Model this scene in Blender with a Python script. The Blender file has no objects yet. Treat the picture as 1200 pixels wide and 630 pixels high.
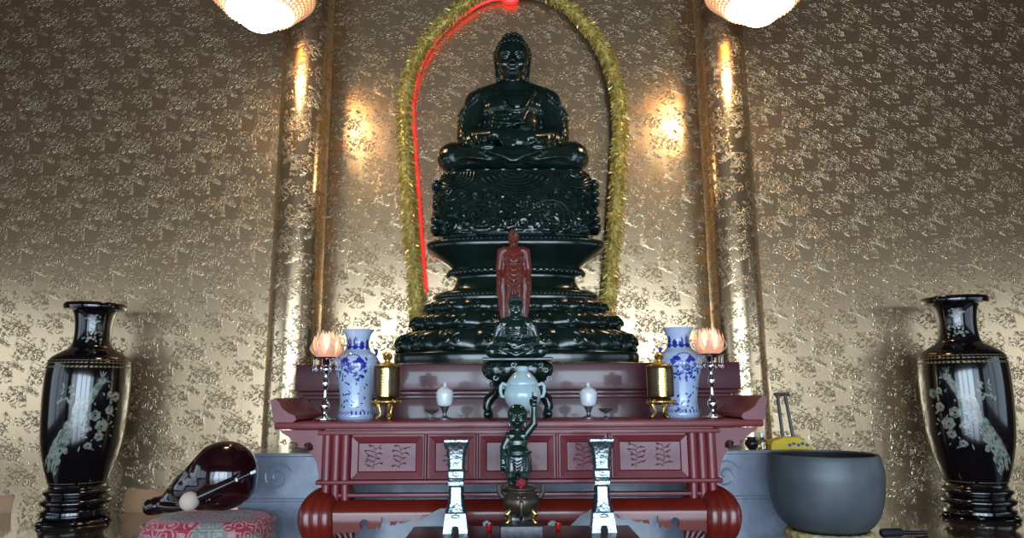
import bpy, bmesh, math, random
from mathutils import Vector, Matrix
R = random.Random(7)
PI = math.pi
sc = bpy.context.scene
COL = sc.collection

# ------------------------------------------------------------------ camera
F = 820.0; TILT = math.radians(10.37); ROLL = math.radians(0.35); CAMZ = 1.0
fwd = Vector((0, math.cos(TILT), math.sin(TILT)))
lr = Vector((1, 0, 0)); lu = Vector((0, -math.sin(TILT), math.cos(TILT)))
rt = lr * math.cos(ROLL) - lu * math.sin(ROLL)
up = lr * math.sin(ROLL) + lu * math.cos(ROLL)
CAM = Vector((0, 0, CAMZ))
cd = bpy.data.cameras.new('camera'); cam = bpy.data.objects.new('camera', cd); COL.objects.link(cam)
cd.sensor_fit = 'HORIZONTAL'; cd.sensor_width = 36; cd.lens = 36 * F / 1200; cd.clip_start = 0.05
M = Matrix.Identity(4)
for i in range(3):
    M[i][0] = rt[i]; M[i][1] = up[i]; M[i][2] = -fwd[i]; M[i][3] = CAM[i]
cam.matrix_world = M
sc.camera = cam

def P(px, py, Y):
    v = fwd * F + rt * (px - 600) + up * (315 - py)
    return CAM + v * (Y / v.y)
def ppx(px, py, Y): return abs(P(px + 1, py, Y).x - P(px, py, Y).x)
def Zp(py, Y, px=604): return P(px, py, Y).z
def Xp(px, py, Y): return P(px, py, Y).x

# ------------------------------------------------------------------ materials
def nd(nt, t, **k):
    n = nt.nodes.new(t)
    for a, b in k.items(): setattr(n, a, b)
    return n
def principled(name):
    m = bpy.data.materials.new(name); m.use_nodes = True
    nt = m.node_tree; b = nt.nodes['Principled BSDF']
    return m, nt, b
def math_n(nt, op, a, b=None, c=None):
    n = nt.nodes.new('ShaderNodeMath'); n.operation = op
    for i, v in enumerate((a, b, c)):
        if v is None: continue
        if isinstance(v, (int, float)): n.inputs[i].default_value = v
        else: nt.links.new(v, n.inputs[i])
    return n.outputs[0]
def mix_c(nt, fac, a, b):
    n = nt.nodes.new('ShaderNodeMix'); n.data_type = 'RGBA'
    if isinstance(fac, (int, float)): n.inputs[0].default_value = fac
    else: nt.links.new(fac, n.inputs[0])
    for i, v in ((6, a), (7, b)):
        if isinstance(v, tuple): n.inputs[i].default_value = (*v, 1)
        else: nt.links.new(v, n.inputs[i])
    return n.outputs[2]
def simple(name, col, rough=0.5, metal=0.0, coat=0.0, col2=None, nscale=8.0, bump=0.0, bscale=40.0, emit=None, estr=0.0, trans=0.0, ior=1.5, spec=0.5, detail=4.0):
    m, nt, b = principled(name)
    tc = nd(nt, 'ShaderNodeTexCoord')
    if col2 is not None:
        n = nd(nt, 'ShaderNodeTexNoise'); n.inputs['Scale'].default_value = nscale; n.inputs['Detail'].default_value = detail
        nt.links.new(tc.outputs['Object'], n.inputs['Vector'])
        cr = nd(nt, 'ShaderNodeValToRGB'); cr.color_ramp.elements[0].position = 0.35; cr.color_ramp.elements[1].position = 0.65
        cr.color_ramp.elements[0].color = (*col, 1); cr.color_ramp.elements[1].color = (*col2, 1)
        nt.links.new(n.outputs['Fac'], cr.inputs[0]); nt.links.new(cr.outputs[0], b.inputs['Base Color'])
    else:
        b.inputs['Base Color'].default_value = (*col, 1)
    b.inputs['Roughness'].default_value = rough; b.inputs['Metallic'].default_value = metal
    b.inputs['Coat Weight'].default_value = coat; b.inputs['Coat Roughness'].default_value = 0.08
    b.inputs['Transmission Weight'].default_value = trans; b.inputs['IOR'].default_value = ior
    b.inputs['Specular IOR Level'].default_value = spec
    if bump > 0:
        n = nd(nt, 'ShaderNodeTexNoise'); n.inputs['Scale'].default_value = bscale; n.inputs['Detail'].default_value = 5
        nt.links.new(tc.outputs['Object'], n.inputs['Vector'])
        bp = nd(nt, 'ShaderNodeBump'); bp.inputs['Strength'].default_value = bump; bp.inputs['Distance'].default_value = 0.01
        nt.links.new(n.outputs['Fac'], bp.inputs['Height']); nt.links.new(bp.outputs[0], b.inputs['Normal'])
    if emit:
        b.inputs['Emission Color'].default_value = (*emit, 1); b.inputs['Emission Strength'].default_value = estr
    return m

def wallpaper(name, cw=0.375, ch=0.226, cyl=None):
    """gold foil wallpaper with embossed cloud clusters in half-drop rows"""
    m, nt, b = principled(name)
    tc = nd(nt, 'ShaderNodeTexCoord'); sp = nd(nt, 'ShaderNodeSeparateXYZ')
    nt.links.new(tc.outputs['Object'], sp.inputs[0])
    if cyl:
        ang = math_n(nt, 'ARCTAN2', sp.outputs['X'], sp.outputs['Y'])
        xs = math_n(nt, 'MULTIPLY', ang, cyl)
    else: xs = sp.outputs['X']
    v = math_n(nt, 'DIVIDE', sp.outputs['Z'], ch); row = math_n(nt, 'FLOOR', v); fv = math_n(nt, 'FRACT', v)
    u0 = math_n(nt, 'DIVIDE', xs, cw)
    u = math_n(nt, 'ADD', u0, math_n(nt, 'MULTIPLY', row, 0.43))
    colm = math_n(nt, 'FLOOR', u); fu = math_n(nt, 'FRACT', u)
    seed = math_n(nt, 'FLOORED_MODULO', colm, 2.0)
    vr = math_n(nt, 'ADD', fv, math_n(nt, 'MULTIPLY', seed, -0.16))
    dx = math_n(nt, 'MULTIPLY', math_n(nt, 'SUBTRACT', fu, 0.5), 2.05)
    dy = math_n(nt, 'MULTIPLY', math_n(nt, 'SUBTRACT', vr, 0.46), 1.75)
    d2 = math_n(nt, 'ADD', math_n(nt, 'MULTIPLY', dx, dx), math_n(nt, 'MULTIPLY', dy, dy))
    cv = nd(nt, 'ShaderNodeCombineXYZ')
    nt.links.new(math_n(nt, 'MULTIPLY', fu, cw), cv.inputs[0]); nt.links.new(math_n(nt, 'MULTIPLY', fv, ch), cv.inputs[1])
    nt.links.new(math_n(nt, 'MULTIPLY', seed, 3.7), cv.inputs[2])
    n1 = nd(nt, 'ShaderNodeTexNoise'); n1.inputs['Scale'].default_value = 17; n1.inputs['Detail'].default_value = 2.0; n1.inputs['Distortion'].default_value = 1.3
    nt.links.new(cv.outputs[0], n1.inputs['Vector'])
    n2 = nd(nt, 'ShaderNodeTexNoise'); n2.inputs['Scale'].default_value = 9; n2.inputs['Detail'].default_value = 2
    nt.links.new(cv.outputs[0], n2.inputs['Vector'])
    # squiggle lines
    a = math_n(nt, 'ABSOLUTE', math_n(nt, 'SUBTRACT', n1.outputs['Fac'], 0.5))
    line = math_n(nt, 'SUBTRACT', 1.0, math_n(nt, 'DIVIDE', a, 0.06)); line = math_n(nt, 'MAXIMUM', line, 0.0)
    edge = math_n(nt, 'ADD', d2, math_n(nt, 'MULTIPLY', math_n(nt, 'SUBTRACT', n2.outputs['Fac'], 0.5), 4.0))
    mr = nd(nt, 'ShaderNodeMapRange'); mr.inputs['From Min'].default_value = 0.95; mr.inputs['From Max'].default_value = 0.55
    nt.links.new(edge, mr.inputs['Value'])
    pat = math_n(nt, 'MULTIPLY', mr.outputs[0], math_n(nt, 'MINIMUM', math_n(nt, 'MULTIPLY', line, 1.6), 1.0))
    # slight foil mottling
    n3 = nd(nt, 'ShaderNodeTexNoise'); n3.inputs['Scale'].default_value = 1.3; n3.inputs['Detail'].default_value = 3
    nt.links.new(tc.outputs['Object'], n3.inputs['Vector'])
    n4 = nd(nt, 'ShaderNodeTexNoise'); n4.inputs['Scale'].default_value = 60; n4.inputs['Detail'].default_value = 2
    nt.links.new(tc.outputs['Object'], n4.inputs['Vector'])
    base = mix_c(nt, n3.outputs['Fac'], (0.76, 0.535, 0.305), (0.84, 0.63, 0.39))
    colr = mix_c(nt, pat, base, (0.40, 0.31, 0.19))
    nt.links.new(colr, b.inputs['Base Color'])
    b.inputs['Metallic'].default_value = 0.93
    rg = math_n(nt, 'ADD', math_n(nt, 'MULTIPLY', pat, 0.27), math_n(nt, 'ADD', 0.25 if not cyl else 0.18, math_n(nt, 'MULTIPLY', n4.outputs['Fac'], 0.07)))
    nt.links.new(rg, b.inputs['Roughness'])
    bp = nd(nt, 'ShaderNodeBump'); bp.inputs['Strength'].default_value = 0.5; bp.inputs['Distance'].default_value = 0.006
    nt.links.new(pat, bp.inputs['Height']); nt.links.new(bp.outputs[0], b.inputs['Normal'])
    return m

M_wall = wallpaper('gold_foil_wallpaper')
M_pil = wallpaper('gold_foil_pillar', cyl=0.24)
M_jade = simple('dark_jade', (0.0022, 0.010, 0.0078), 0.2, col2=(0.004, 0.017, 0.0135), nscale=4, coat=0.25, bump=0.10, bscale=18)
M_jade2 = simple('green_jade', (0.003, 0.016, 0.012), 0.18, col2=(0.006, 0.028, 0.020), nscale=9, coat=0.5)
M_redwood = simple('red_lacquer', (0.145, 0.010, 0.016), 0.38, col2=(0.185, 0.015, 0.022), nscale=3, coat=0.12)
M_redpanel = simple('red_carved_panel', (0.12, 0.013, 0.024), 0.42, col2=(0.15, 0.018, 0.03), nscale=6, bump=0.25, bscale=30, coat=0.2)
M_legred = simple('orange_red_lacquer', (0.17, 0.014, 0.007), 0.30, col2=(0.13, 0.010, 0.006), nscale=4, coat=0.3)
M_plinth = simple('plinth_lacquer', (0.075, 0.009, 0.016), 0.34, col2=(0.10, 0.014, 0.022), nscale=2, coat=0.4)
M_lowtable = simple('dark_red_lacquer', (0.04, 0.003, 0.004), 0.3, col2=(0.06, 0.004, 0.005), nscale=3, coat=0.0, spec=0.3)
M_marble = simple('grey_marble', (0.34, 0.385, 0.48), 0.22, col2=(0.22, 0.25, 0.32), nscale=5, bump=0.35, bscale=9, detail=8)
M_floor = simple('polished_brown_marble', (0.055, 0.038, 0.028), 0.07, col2=(0.095, 0.068, 0.05), nscale=3, detail=8, coat=0.8)
M_statred = simple('red_wood_carving', (0.13, 0.018, 0.011), 0.38, col2=(0.17, 0.026, 0.016), nscale=12, coat=0.25)
M_blackbase = simple('black_granite', (0.012, 0.013, 0.018), 0.35, col2=(0.06, 0.06, 0.075), nscale=60)
M_lacq = simple('black_lacquer', (0.004, 0.003, 0.005), 0.13, coat=0.6)
M_gold = simple('brass', (0.62, 0.42, 0.14), 0.28, metal=1.0, col2=(0.72, 0.52, 0.2), nscale=30, bump=0.2, bscale=60)
M_goldline = simple('gold_line', (0.24, 0.19, 0.10), 0.45, metal=0.5)
M_amber = simple('amber_brass_drum', (0.045, 0.024, 0.006), 0.38, metal=0.35, col2=(0.08, 0.042, 0.01), nscale=25, coat=0.1)
M_bronze = simple('old_bronze', (0.075, 0.062, 0.045), 0.38, metal=0.75, col2=(0.13, 0.10, 0.07), nscale=14, bump=0.3, bscale=40)
M_silver = simple('silver', (0.22, 0.27, 0.29), 0.27, metal=0.9, col2=(0.38, 0.44, 0.45), nscale=26, bump=0.5, bscale=50)
M_silverdk = simple('oxidised_silver', (0.06, 0.075, 0.085), 0.4, metal=0.8)
M_chrome = simple('chrome', (0.75, 0.75, 0.76), 0.12, metal=1.0)
M_porc = simple('white_porcelain', (0.42, 0.55, 0.78), 0.12, col2=(0.50, 0.62, 0.82), nscale=6, coat=0.6)
M_cobalt = simple('cobalt_blue', (0.012, 0.025, 0.30), 0.16, col2=(0.03, 0.06, 0.42), nscale=30, coat=0.6)
M_celadon = simple('celadon', (0.42, 0.60, 0.64), 0.14, col2=(0.50, 0.67, 0.69), nscale=5, coat=0.6)
M_white = simple('white_ceramic', (0.72, 0.78, 0.80), 0.14, coat=0.6)
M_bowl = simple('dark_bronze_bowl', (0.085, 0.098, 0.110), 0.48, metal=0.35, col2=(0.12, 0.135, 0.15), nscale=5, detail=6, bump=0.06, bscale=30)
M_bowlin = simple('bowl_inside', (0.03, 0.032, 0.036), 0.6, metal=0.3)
M_mok = simple('maroon_lacquer', (0.012, 0.002, 0.004), 0.14, col2=(0.02, 0.003, 0.005), nscale=4, coat=0.8)
M_beige = simple('beige_felt', (0.62, 0.50, 0.40), 0.8, bump=0.1, bscale=90)
M_blackwood = simple('black_wood', (0.01, 0.008, 0.008), 0.3)
M_straw = simple('straw', (0.42, 0.30, 0.11), 0.8, col2=(0.62, 0.48, 0.22), nscale=40, bump=0.8, bscale=60)
M_yellow = simple('yellow_cloth', (0.62, 0.45, 0.03), 0.7, col2=(0.70, 0.55, 0.06), nscale=15)
M_blue = simple('blue_print', (0.03, 0.10, 0.35), 0.6)
M_tan = simple('tan_paint', (0.45, 0.24, 0.12), 0.6, col2=(0.52, 0.30, 0.16), nscale=5)
M_glass = simple('clear_glass', (0.92, 0.95, 0.97), 0.04, trans=1.0, ior=1.45)
M_steel = simple('grey_steel', (0.22, 0.23, 0.24), 0.35, metal=0.8)
M_red = simple('red_glass', (0.50, 0.012, 0.018), 0.2, coat=0.5)
M_redled = simple('red_rope_light', (0.8, 0.03, 0.02), 0.3, emit=(1.0, 0.05, 0.04), estr=0.75)
M_darktube = simple('unlit_rope', (0.055, 0.03, 0.015), 0.4)
M_tinsel = simple('gold_tinsel', (0.68, 0.53, 0.12), 0.33, metal=0.5, col2=(0.95, 0.82, 0.34), nscale=30)
M_ceil = simple('ceiling_wood', (0.085, 0.036, 0.018), 0.7, col2=(0.07, 0.03, 0.015), nscale=4)
M_side = simple('side_wall_paint', (0.07, 0.036, 0.018), 0.7, col2=(0.085, 0.046, 0.024), nscale=3)
M_lampglass = simple('lit_lamp_glass', (0.95, 0.85, 0.7), 0.3, emit=(1.0, 0.76, 0.48), estr=28)
M_lampbead = simple('warm_crystal_strands', (0.55, 0.33, 0.20), 0.15, emit=(1.0, 0.55, 0.30), estr=0.4, coat=0.5)
M_petal = simple('glowing_petals', (0.80, 0.50, 0.36), 0.25, emit=(1.0, 0.46, 0.25), estr=0.38, coat=0.3)
def petal_mat():
    m, nt, b = principled('glass_petal')
    b.inputs['Base Color'].default_value = (0.82, 0.66, 0.56, 1); b.inputs['Roughness'].default_value = 0.2
    b.inputs['Emission Color'].default_value = (1.0, 0.5, 0.3, 1); b.inputs['Emission Strength'].default_value = 0.10
    tr = nd(nt, 'ShaderNodeBsdfTranslucent'); tr.inputs[0].default_value = (1.0, 0.90, 0.80, 1)
    mx = nd(nt, 'ShaderNodeMixShader'); mx.inputs[0].default_value = 0.6
    out = nt.nodes['Material Output']
    nt.links.new(b.outputs[0], mx.inputs[1]); nt.links.new(tr.outputs[0], mx.inputs[2]); nt.links.new(mx.outputs[0], out.inputs['Surface'])
    return m
M_petal = petal_mat()
M_bulb = simple('lotus_bulb', (1, 0.9, 0.8), 0.3, emit=(1.0, 0.80, 0.60), estr=10)

def iridescent():
    m, nt, b = principled('mother_of_pearl')
    tc = nd(nt, 'ShaderNodeTexCoord')
    n = nd(nt, 'ShaderNodeTexNoise'); n.inputs['Scale'].default_value = 22; n.inputs['Detail'].default_value = 3
    nt.links.new(tc.outputs['Object'], n.inputs['Vector'])
    cr = nd(nt, 'ShaderNodeValToRGB'); e = cr.color_ramp.elements
    e[0].position = 0.33; e[0].color = (0.035, 0.09, 0.07, 1); e[1].position = 0.68; e[1].color = (0.16, 0.11, 0.10, 1)
    x = e.new(0.45); x.color = (0.17, 0.21, 0.17, 1); x = e.new(0.56); x.color = (0.30, 0.31, 0.24, 1)
    nt.links.new(n.outputs['Fac'], cr.inputs[0]); nt.links.new(cr.outputs[0], b.inputs['Base Color'])
    b.inputs['Roughness'].default_value = 0.25; b.inputs['Coat Weight'].default_value = 0.5
    return m
M_pearl = iridescent()
def brocade():
    m, nt, b = principled('brocade')
    tc = nd(nt, 'ShaderNodeTexCoord')
    v = nd(nt, 'ShaderNodeTexVoronoi'); v.inputs['Scale'].default_value = 13
    n = nd(nt, 'ShaderNodeTexNoise'); n.inputs['Scale'].default_value = 4.2; n.inputs['Detail'].default_value = 1
    nt.links.new(tc.outputs['Object'], v.inputs['Vector']); nt.links.new(tc.outputs['Object'], n.inputs['Vector'])
    rings = math_n(nt, 'SINE', math_n(nt, 'MULTIPLY', v.outputs['Distance'], 24.0))
    rm = nd(nt, 'ShaderNodeMapRange'); rm.inputs['From Min'].default_value = 0.15; rm.inputs['From Max'].default_value = 0.5
    nt.links.new(rings, rm.inputs['Value'])
    gm = nd(nt, 'ShaderNodeMapRange'); gm.inputs['From Min'].default_value = 0.52; gm.inputs['From Max'].default_value = 0.57
    nt.links.new(n.outputs['Fac'], gm.inputs['Value'])
    ground = mix_c(nt, gm.outputs[0], (0.36, 0.025, 0.05), (0.20, 0.22, 0.19))
    fig = mix_c(nt, gm.outputs[0], (0.55, 0.32, 0.32), (0.36, 0.36, 0.30))
    f = math_n(nt, 'MULTIPLY', rm.outputs[0], 0.8)
    nt.links.new(mix_c(nt, f, ground, fig), b.inputs['Base Color'])
    b.inputs['Roughness'].default_value = 0.7; b.inputs['Sheen Weight'].default_value = 0.2
    return m
M_brocade = brocade()

# ------------------------------------------------------------------ mesh builder
class MB:
    def __init__(s): s.bm = bmesh.new()
    def _mi(s, fs, mi):
        for f in fs: f.material_index = mi
    def quadgrid(s, rows, closed=True, mi=0, cap0=True, cap1=True):
        vr = [[s.bm.verts.new(p) for p in r] for r in rows]
        fs = []
        n = len(rows[0])
        for a, b in zip(vr, vr[1:]):
            for i in range(n if closed else n - 1):
                j = (i + 1) % n
                try: fs.append(s.bm.faces.new((a[i], a[j], b[j], b[i])))
                except ValueError: pass
        if closed and cap0: fs.append(s.bm.faces.new(list(reversed(vr[0]))))
        if closed and cap1: fs.append(s.bm.faces.new(vr[-1]))
        s._mi(fs, mi); return s
    def box(s, c, d, bev=0.0, mi=0, rot=None):
        x, y, z = d[0] / 2, d[1] / 2, d[2] / 2
        vs = [Vector((a, b, e)) for a in (-x, x) for b in (-y, y) for e in (-z, z)]
        t = s.bm if bev <= 0 else bmesh.new()
        bv = [t.verts.new(v) for v in vs]
        for q in ((0, 1, 3, 2), (4, 6, 7, 5), (0, 4, 5, 1), (2, 3, 7, 6), (0, 2, 6, 4), (1, 5, 7, 3)):
            t.faces.new([bv[i] for i in q]).material_index = mi
        mt = Matrix.Translation(Vector(c)) @ (rot.to_4x4() if rot else Matrix.Identity(4))
        if bev > 0:
            bmesh.ops.bevel(t, geom=list(t.edges), offset=bev, segments=2, affect='EDGES', profile=0.6)
            m = {}
            for v in t.verts: m[v] = s.bm.verts.new(mt @ v.co)
            for f in t.faces: s.bm.faces.new([m[v] for v in f.verts]).material_index = mi
            t.free()
        else:
            for v in bv: v.co = mt @ v.co
        return s
    def lathe(s, prof, seg=40, c=(0, 0, 0), sx=1.0, sy=1.0, pw=2.0, mi=0, fn=None, cap0=True, cap1=True, rot0=0.0):
        rows = []
        for k, (r, z) in enumerate(prof):
            row = []
            for i in range(seg):
                t = 2 * PI * i / seg + rot0
                ct, st = math.cos(t), math.sin(t)
                rr = r
                if pw != 2.0: rr = r / ((abs(ct) ** pw + abs(st) ** pw) ** (1 / pw))
                if fn: rr += fn(t, k, len(prof), r)
                row.append((c[0] + rr * ct * sx, c[1] + rr * st * sy, c[2] + z))
            rows.append(row)
        return s.quadgrid(rows, True, mi, cap0, cap1)
    def tube(s, pts, rad, seg=8, mi=0, flat=1.0, closed=False):
        pts = [Vector(p) for p in pts]
        if not isinstance(rad, (list, tuple)): rad = [rad] * len(pts)
        rows = []; prev = None
        n = len(pts)
        for i, p in enumerate(pts):
            if closed: d = (pts[(i + 1) % n] - pts[i - 1]).normalized()
            else: d = (pts[min(i + 1, n - 1)] - pts[max(i - 1, 0)]).normalized()
            if prev is None:
                a = Vector((0, 0, 1)) if abs(d.z) < 0.9 else Vector((0, 1, 0))
                nrm = (a - d * a.dot(d)).normalized()
            else:
                nrm = (prev - d * prev.dot(d))
                nrm = nrm.normalized() if nrm.length > 1e-6 else d.orthogonal().normalized()
            prev = nrm; bn = d.cross(nrm)
            rows.append([p + (nrm * math.cos(2 * PI * k / seg) + bn * math.sin(2 * PI * k / seg) * flat) * rad[i] for k in range(seg)])
        if closed:
            rows.append(rows[0])
            return s.quadgrid(rows, True, mi, False, False)
        return s.quadgrid(rows, True, mi)
    def ell(s, c, r, seg=16, mi=0, rot=None):
        c = Vector(c); r = (r, r, r) if isinstance(r, (int, float)) else r
        rings = max(6, seg // 2)
        mt = rot if rot else Matrix.Identity(3)
        top = s.bm.verts.new(c + mt @ Vector((0, 0, r[2]))); bot = s.bm.verts.new(c + mt @ Vector((0, 0, -r[2])))
        rows = []
        for k in range(1, rings):
            ph = PI * k / rings
            rows.append([s.bm.verts.new(c + mt @ Vector((r[0] * math.sin(ph) * math.cos(2 * PI * i / seg), r[1] * math.sin(ph) * math.sin(2 * PI * i / seg), r[2] * math.cos(ph)))) for i in range(seg)])
        fs = []
        for i in range(seg):
            j = (i + 1) % seg
            fs.append(s.bm.faces.new((top, rows[0][i], rows[0][j]))); fs.append(s.bm.faces.new((bot, rows[-1][j], rows[-1][i])))
            for a, b in zip(rows, rows[1:]): fs.append(s.bm.faces.new((a[i], b[i], b[j], a[j])))
        s._mi(fs, mi); return s
    def cap(s, p0, p1, r0, r1, seg=12, mi=0):
        """tapered capsule"""
        p0, p1 = Vector(p0), Vector(p1); d = p1 - p0
        d = d.normalized() if d.length > 1e-6 else Vector((0, 0, 1))
        pts, rr = [], []
        for a in (80, 60, 35, 12): a = math.radians(a); pts.append(p0 - d * r0 * math.sin(a)); rr.append(r0 * math.cos(a))
        for a in (12, 35, 60, 80): a = math.radians(a); pts.append(p1 + d * r1 * math.sin(a)); rr.append(r1 * math.cos(a))
        return s.tube(pts, rr, seg, mi)
    def chain(s, pts, rad, seg=10, mi=0):
        for i in range(len(pts) - 1): s.cap(pts[i], pts[i + 1], rad[i], rad[i + 1], seg, mi)
        return s
    def prism(s, poly, y0, y1, mi=0):
        """polygon in XZ extruded along Y"""
        a = [s.bm.verts.new((x, y0, z)) for x, z in poly]; b = [s.bm.verts.new((x, y1, z)) for x, z in poly]
        fs = [s.bm.faces.new(a), s.bm.faces.new(list(reversed(b)))]
        n = len(poly)
        for i in range(n):
            j = (i + 1) % n
            fs.append(s.bm.faces.new((a[j], a[i], b[i], b[j])))
        s._mi(fs, mi); return s
    def face(s, pts, mi=0):
        f = s.bm.faces.new([s.bm.verts.new(p) for p in pts]); f.material_index = mi; return s
    def xf(s, mt):
        bmesh.ops.transform(s.bm, matrix=mt, verts=s.bm.verts); return s
    def shift(s, v): return s.xf(Matrix.Translation(Vector(v)))
    def mesh(s, name, mats, sharp=38):
        bmesh.ops.recalc_face_normals(s.bm, faces=s.bm.faces)
        me = bpy.data.meshes.new(name); s.bm.to_mesh(me); s.bm.free()
        finish(me, mats, sharp); return me
def finish(me, mats, sharp=38):
    for m in (mats if isinstance(mats, (list, tuple)) else [mats]): me.materials.append(m)
    me.polygons.foreach_set('use_smooth', [True] * len(me.polygons))
    me.set_sharp_from_angle(angle=math.radians(sharp))
def remesh(mb, name, mat, voxel, smooth=4, fac=0.5):
    bmesh.ops.recalc_face_normals(mb.bm, faces=mb.bm.faces)
    me = bpy.data.meshes.new(name); mb.bm.to_mesh(me); mb.bm.free()
    o = bpy.data.objects.new('tmp', me); COL.objects.link(o)
    r = o.modifiers.new('r', 'REMESH'); r.mode = 'VOXEL'; r.voxel_size = voxel
    if smooth:
        sm = o.modifiers.new('s', 'SMOOTH'); sm.factor = fac; sm.iterations = smooth
    dg = bpy.context.evaluated_depsgraph_get()
    out = bpy.data.meshes.new_from_object(o.evaluated_get(dg))
    bpy.data.objects.remove(o); bpy.data.meshes.remove(me)
    out.name = name; finish(out, mat, 70)
    return out

def tagit(o, label=None, cat=None, group=None, kind=None):
    if label: o['label'] = label
    if cat: o['category'] = cat
    if group: o['group'] = group
    if kind: o['kind'] = kind
    return o
def thing(name, label, cat, loc, group=None):
    o = bpy.data.objects.new(name, None); COL.objects.link(o); o.location = loc; o.empty_display_size = 0.05
    return tagit(o, label, cat, group)
def part(name, me, mats=None, parent=None, sharp=38, label=None):
    if isinstance(me, MB): me = me.mesh(name, mats, sharp)
    o = bpy.data.objects.new(name, me); COL.objects.link(o)
    if parent: o.parent = parent
    if label: o['label'] = label
    return o
def solo(name, me, mats, label, cat, loc=(0, 0, 0), group=None, sharp=38):
    o = part(name, me, mats, None, sharp); o.location = loc
    return tagit(o, label, cat, group)
def struct(name, mb, mats, loc=(0, 0, 0)):
    o = part(name, mb, mats); o.location = loc; o['kind'] = 'structure'; return o
def copy_tree(o, parent=None):
    c = o.copy(); COL.objects.link(c)
    if parent: c.parent = parent
    for ch in list(o.children): copy_tree(ch, c)
    return c
def dup(o, loc, label, rz=0.0):
    c = copy_tree(o); c.location = loc; c.rotation_euler = (0, 0, rz); c['label'] = label; return c

def arc(c, r, a0, a1, n=10, pl='xz', y=0.0, ry=None):
    ry = r if ry is None else ry
    o = []
    for i in range(n + 1):
        a = math.radians(a0 + (a1 - a0) * i / n)
        o.append((c[0] + r * math.cos(a), y, c[1] + ry * math.sin(a)))
    return o
def spiral(cx, cz, r0, turns, a0=0, n=18, hand=1):
    o = []
    for i in range(n + 1):
        t = i / n; r = r0 * (1 - 0.85 * t); a = a0 + hand * turns * 2 * PI * t
        o.append((cx + r * math.cos(a), cz + r * math.sin(a)))
    return o
def smooth_prof(pts, n=4):
    """catmull-rom through profile points"""
    o = []
    for i in range(len(pts) - 1):
        p0 = pts[max(i - 1, 0)]; p1 = pts[i]; p2 = pts[i + 1]; p3 = pts[min(i + 2, len(pts) - 1)]
        for k in range(n):
            t = k / n
            o.append(tuple(0.5 * ((2 * p1[d]) + (-p0[d] + p2[d]) * t + (2 * p0[d] - 5 * p1[d] + 4 * p2[d] - p3[d]) * t * t + (-p0[d] + 3 * p1[d] - 3 * p2[d] + p3[d]) * t ** 3) for d in range(len(p1))))
    o.append(tuple(pts[-1])); return o
def lp(ax, Y, pts, z0):
    """(half width px, py) silhouette read off at axis ax -> (r, z above z0), bottom first"""
    o = []
    for hw, py in pts: o.append((hw * ppx(ax, py, Y), Zp(py, Y, ax) - z0))
    return sorted(o, key=lambda q: q[1]) if o[0][1] > o[-1][1] else o
def rad_at(prof, z):
    for (r0, z0), (r1, z1) in zip(prof, prof[1:]):
        if z0 <= z <= z1 and z1 > z0: return r0 + (r1 - r0) * (z - z0) / (z1 - z0)
    return prof[-1][0]
def on_prof(mb, prof, poly, mi, lift=0.0015, face_ang=-PI / 2):
    """flat outline (s along the girth, z) laid on a lathed surface as a thin inlay"""
    f = []
    for sx, z in poly:
        r = rad_at(prof, z) + lift; a = face_ang + sx / max(r, 0.02)
        f.append((r * math.cos(a), r * math.sin(a), z))
    c = Vector((0, 0, 0))
    cs = sum(q[0] for q in poly) / len(poly); cz = sum(q[1] for q in poly) / len(poly)
    r = rad_at(prof, cz) + lift * 1.6; a = face_ang + cs / max(r, 0.02)
    cvt = mb.bm.verts.new((r * math.cos(a), r * math.sin(a), cz))
    vs = [mb.bm.verts.new(p) for p in f]
    for i in range(len(vs)):
        mb.bm.faces.new((cvt, vs[i], vs[(i + 1) % len(vs)])).material_index = mi
def leaf2(cx, cz, ln, w, ang, n=5):
    """leaf outline in (s, z)"""
    o = []
    for i in range(n + 1):
        t = i / n; o.append((t * ln, w * math.sin(PI * t) * 0.5))
    for i in range(n - 1, 0, -1):
        t = i / n; o.append((t * ln, -w * math.sin(PI * t) * 0.5))
    ca, sa = math.cos(ang), math.sin(ang)
    return [(cx + x * ca - y * sa, cz + x * sa + y * ca) for x, y in o]
def disc2(cx, cz, r, n=9, wob=0.0, rz=None):
    return [(cx + (r * (1 + wob * math.sin(i * 2.4))) * math.cos(2 * PI * i / n), cz + (rz or r) * (1 + wob * math.cos(i * 3.1)) * math.sin(2 * PI * i / n)) for i in range(n)]

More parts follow.
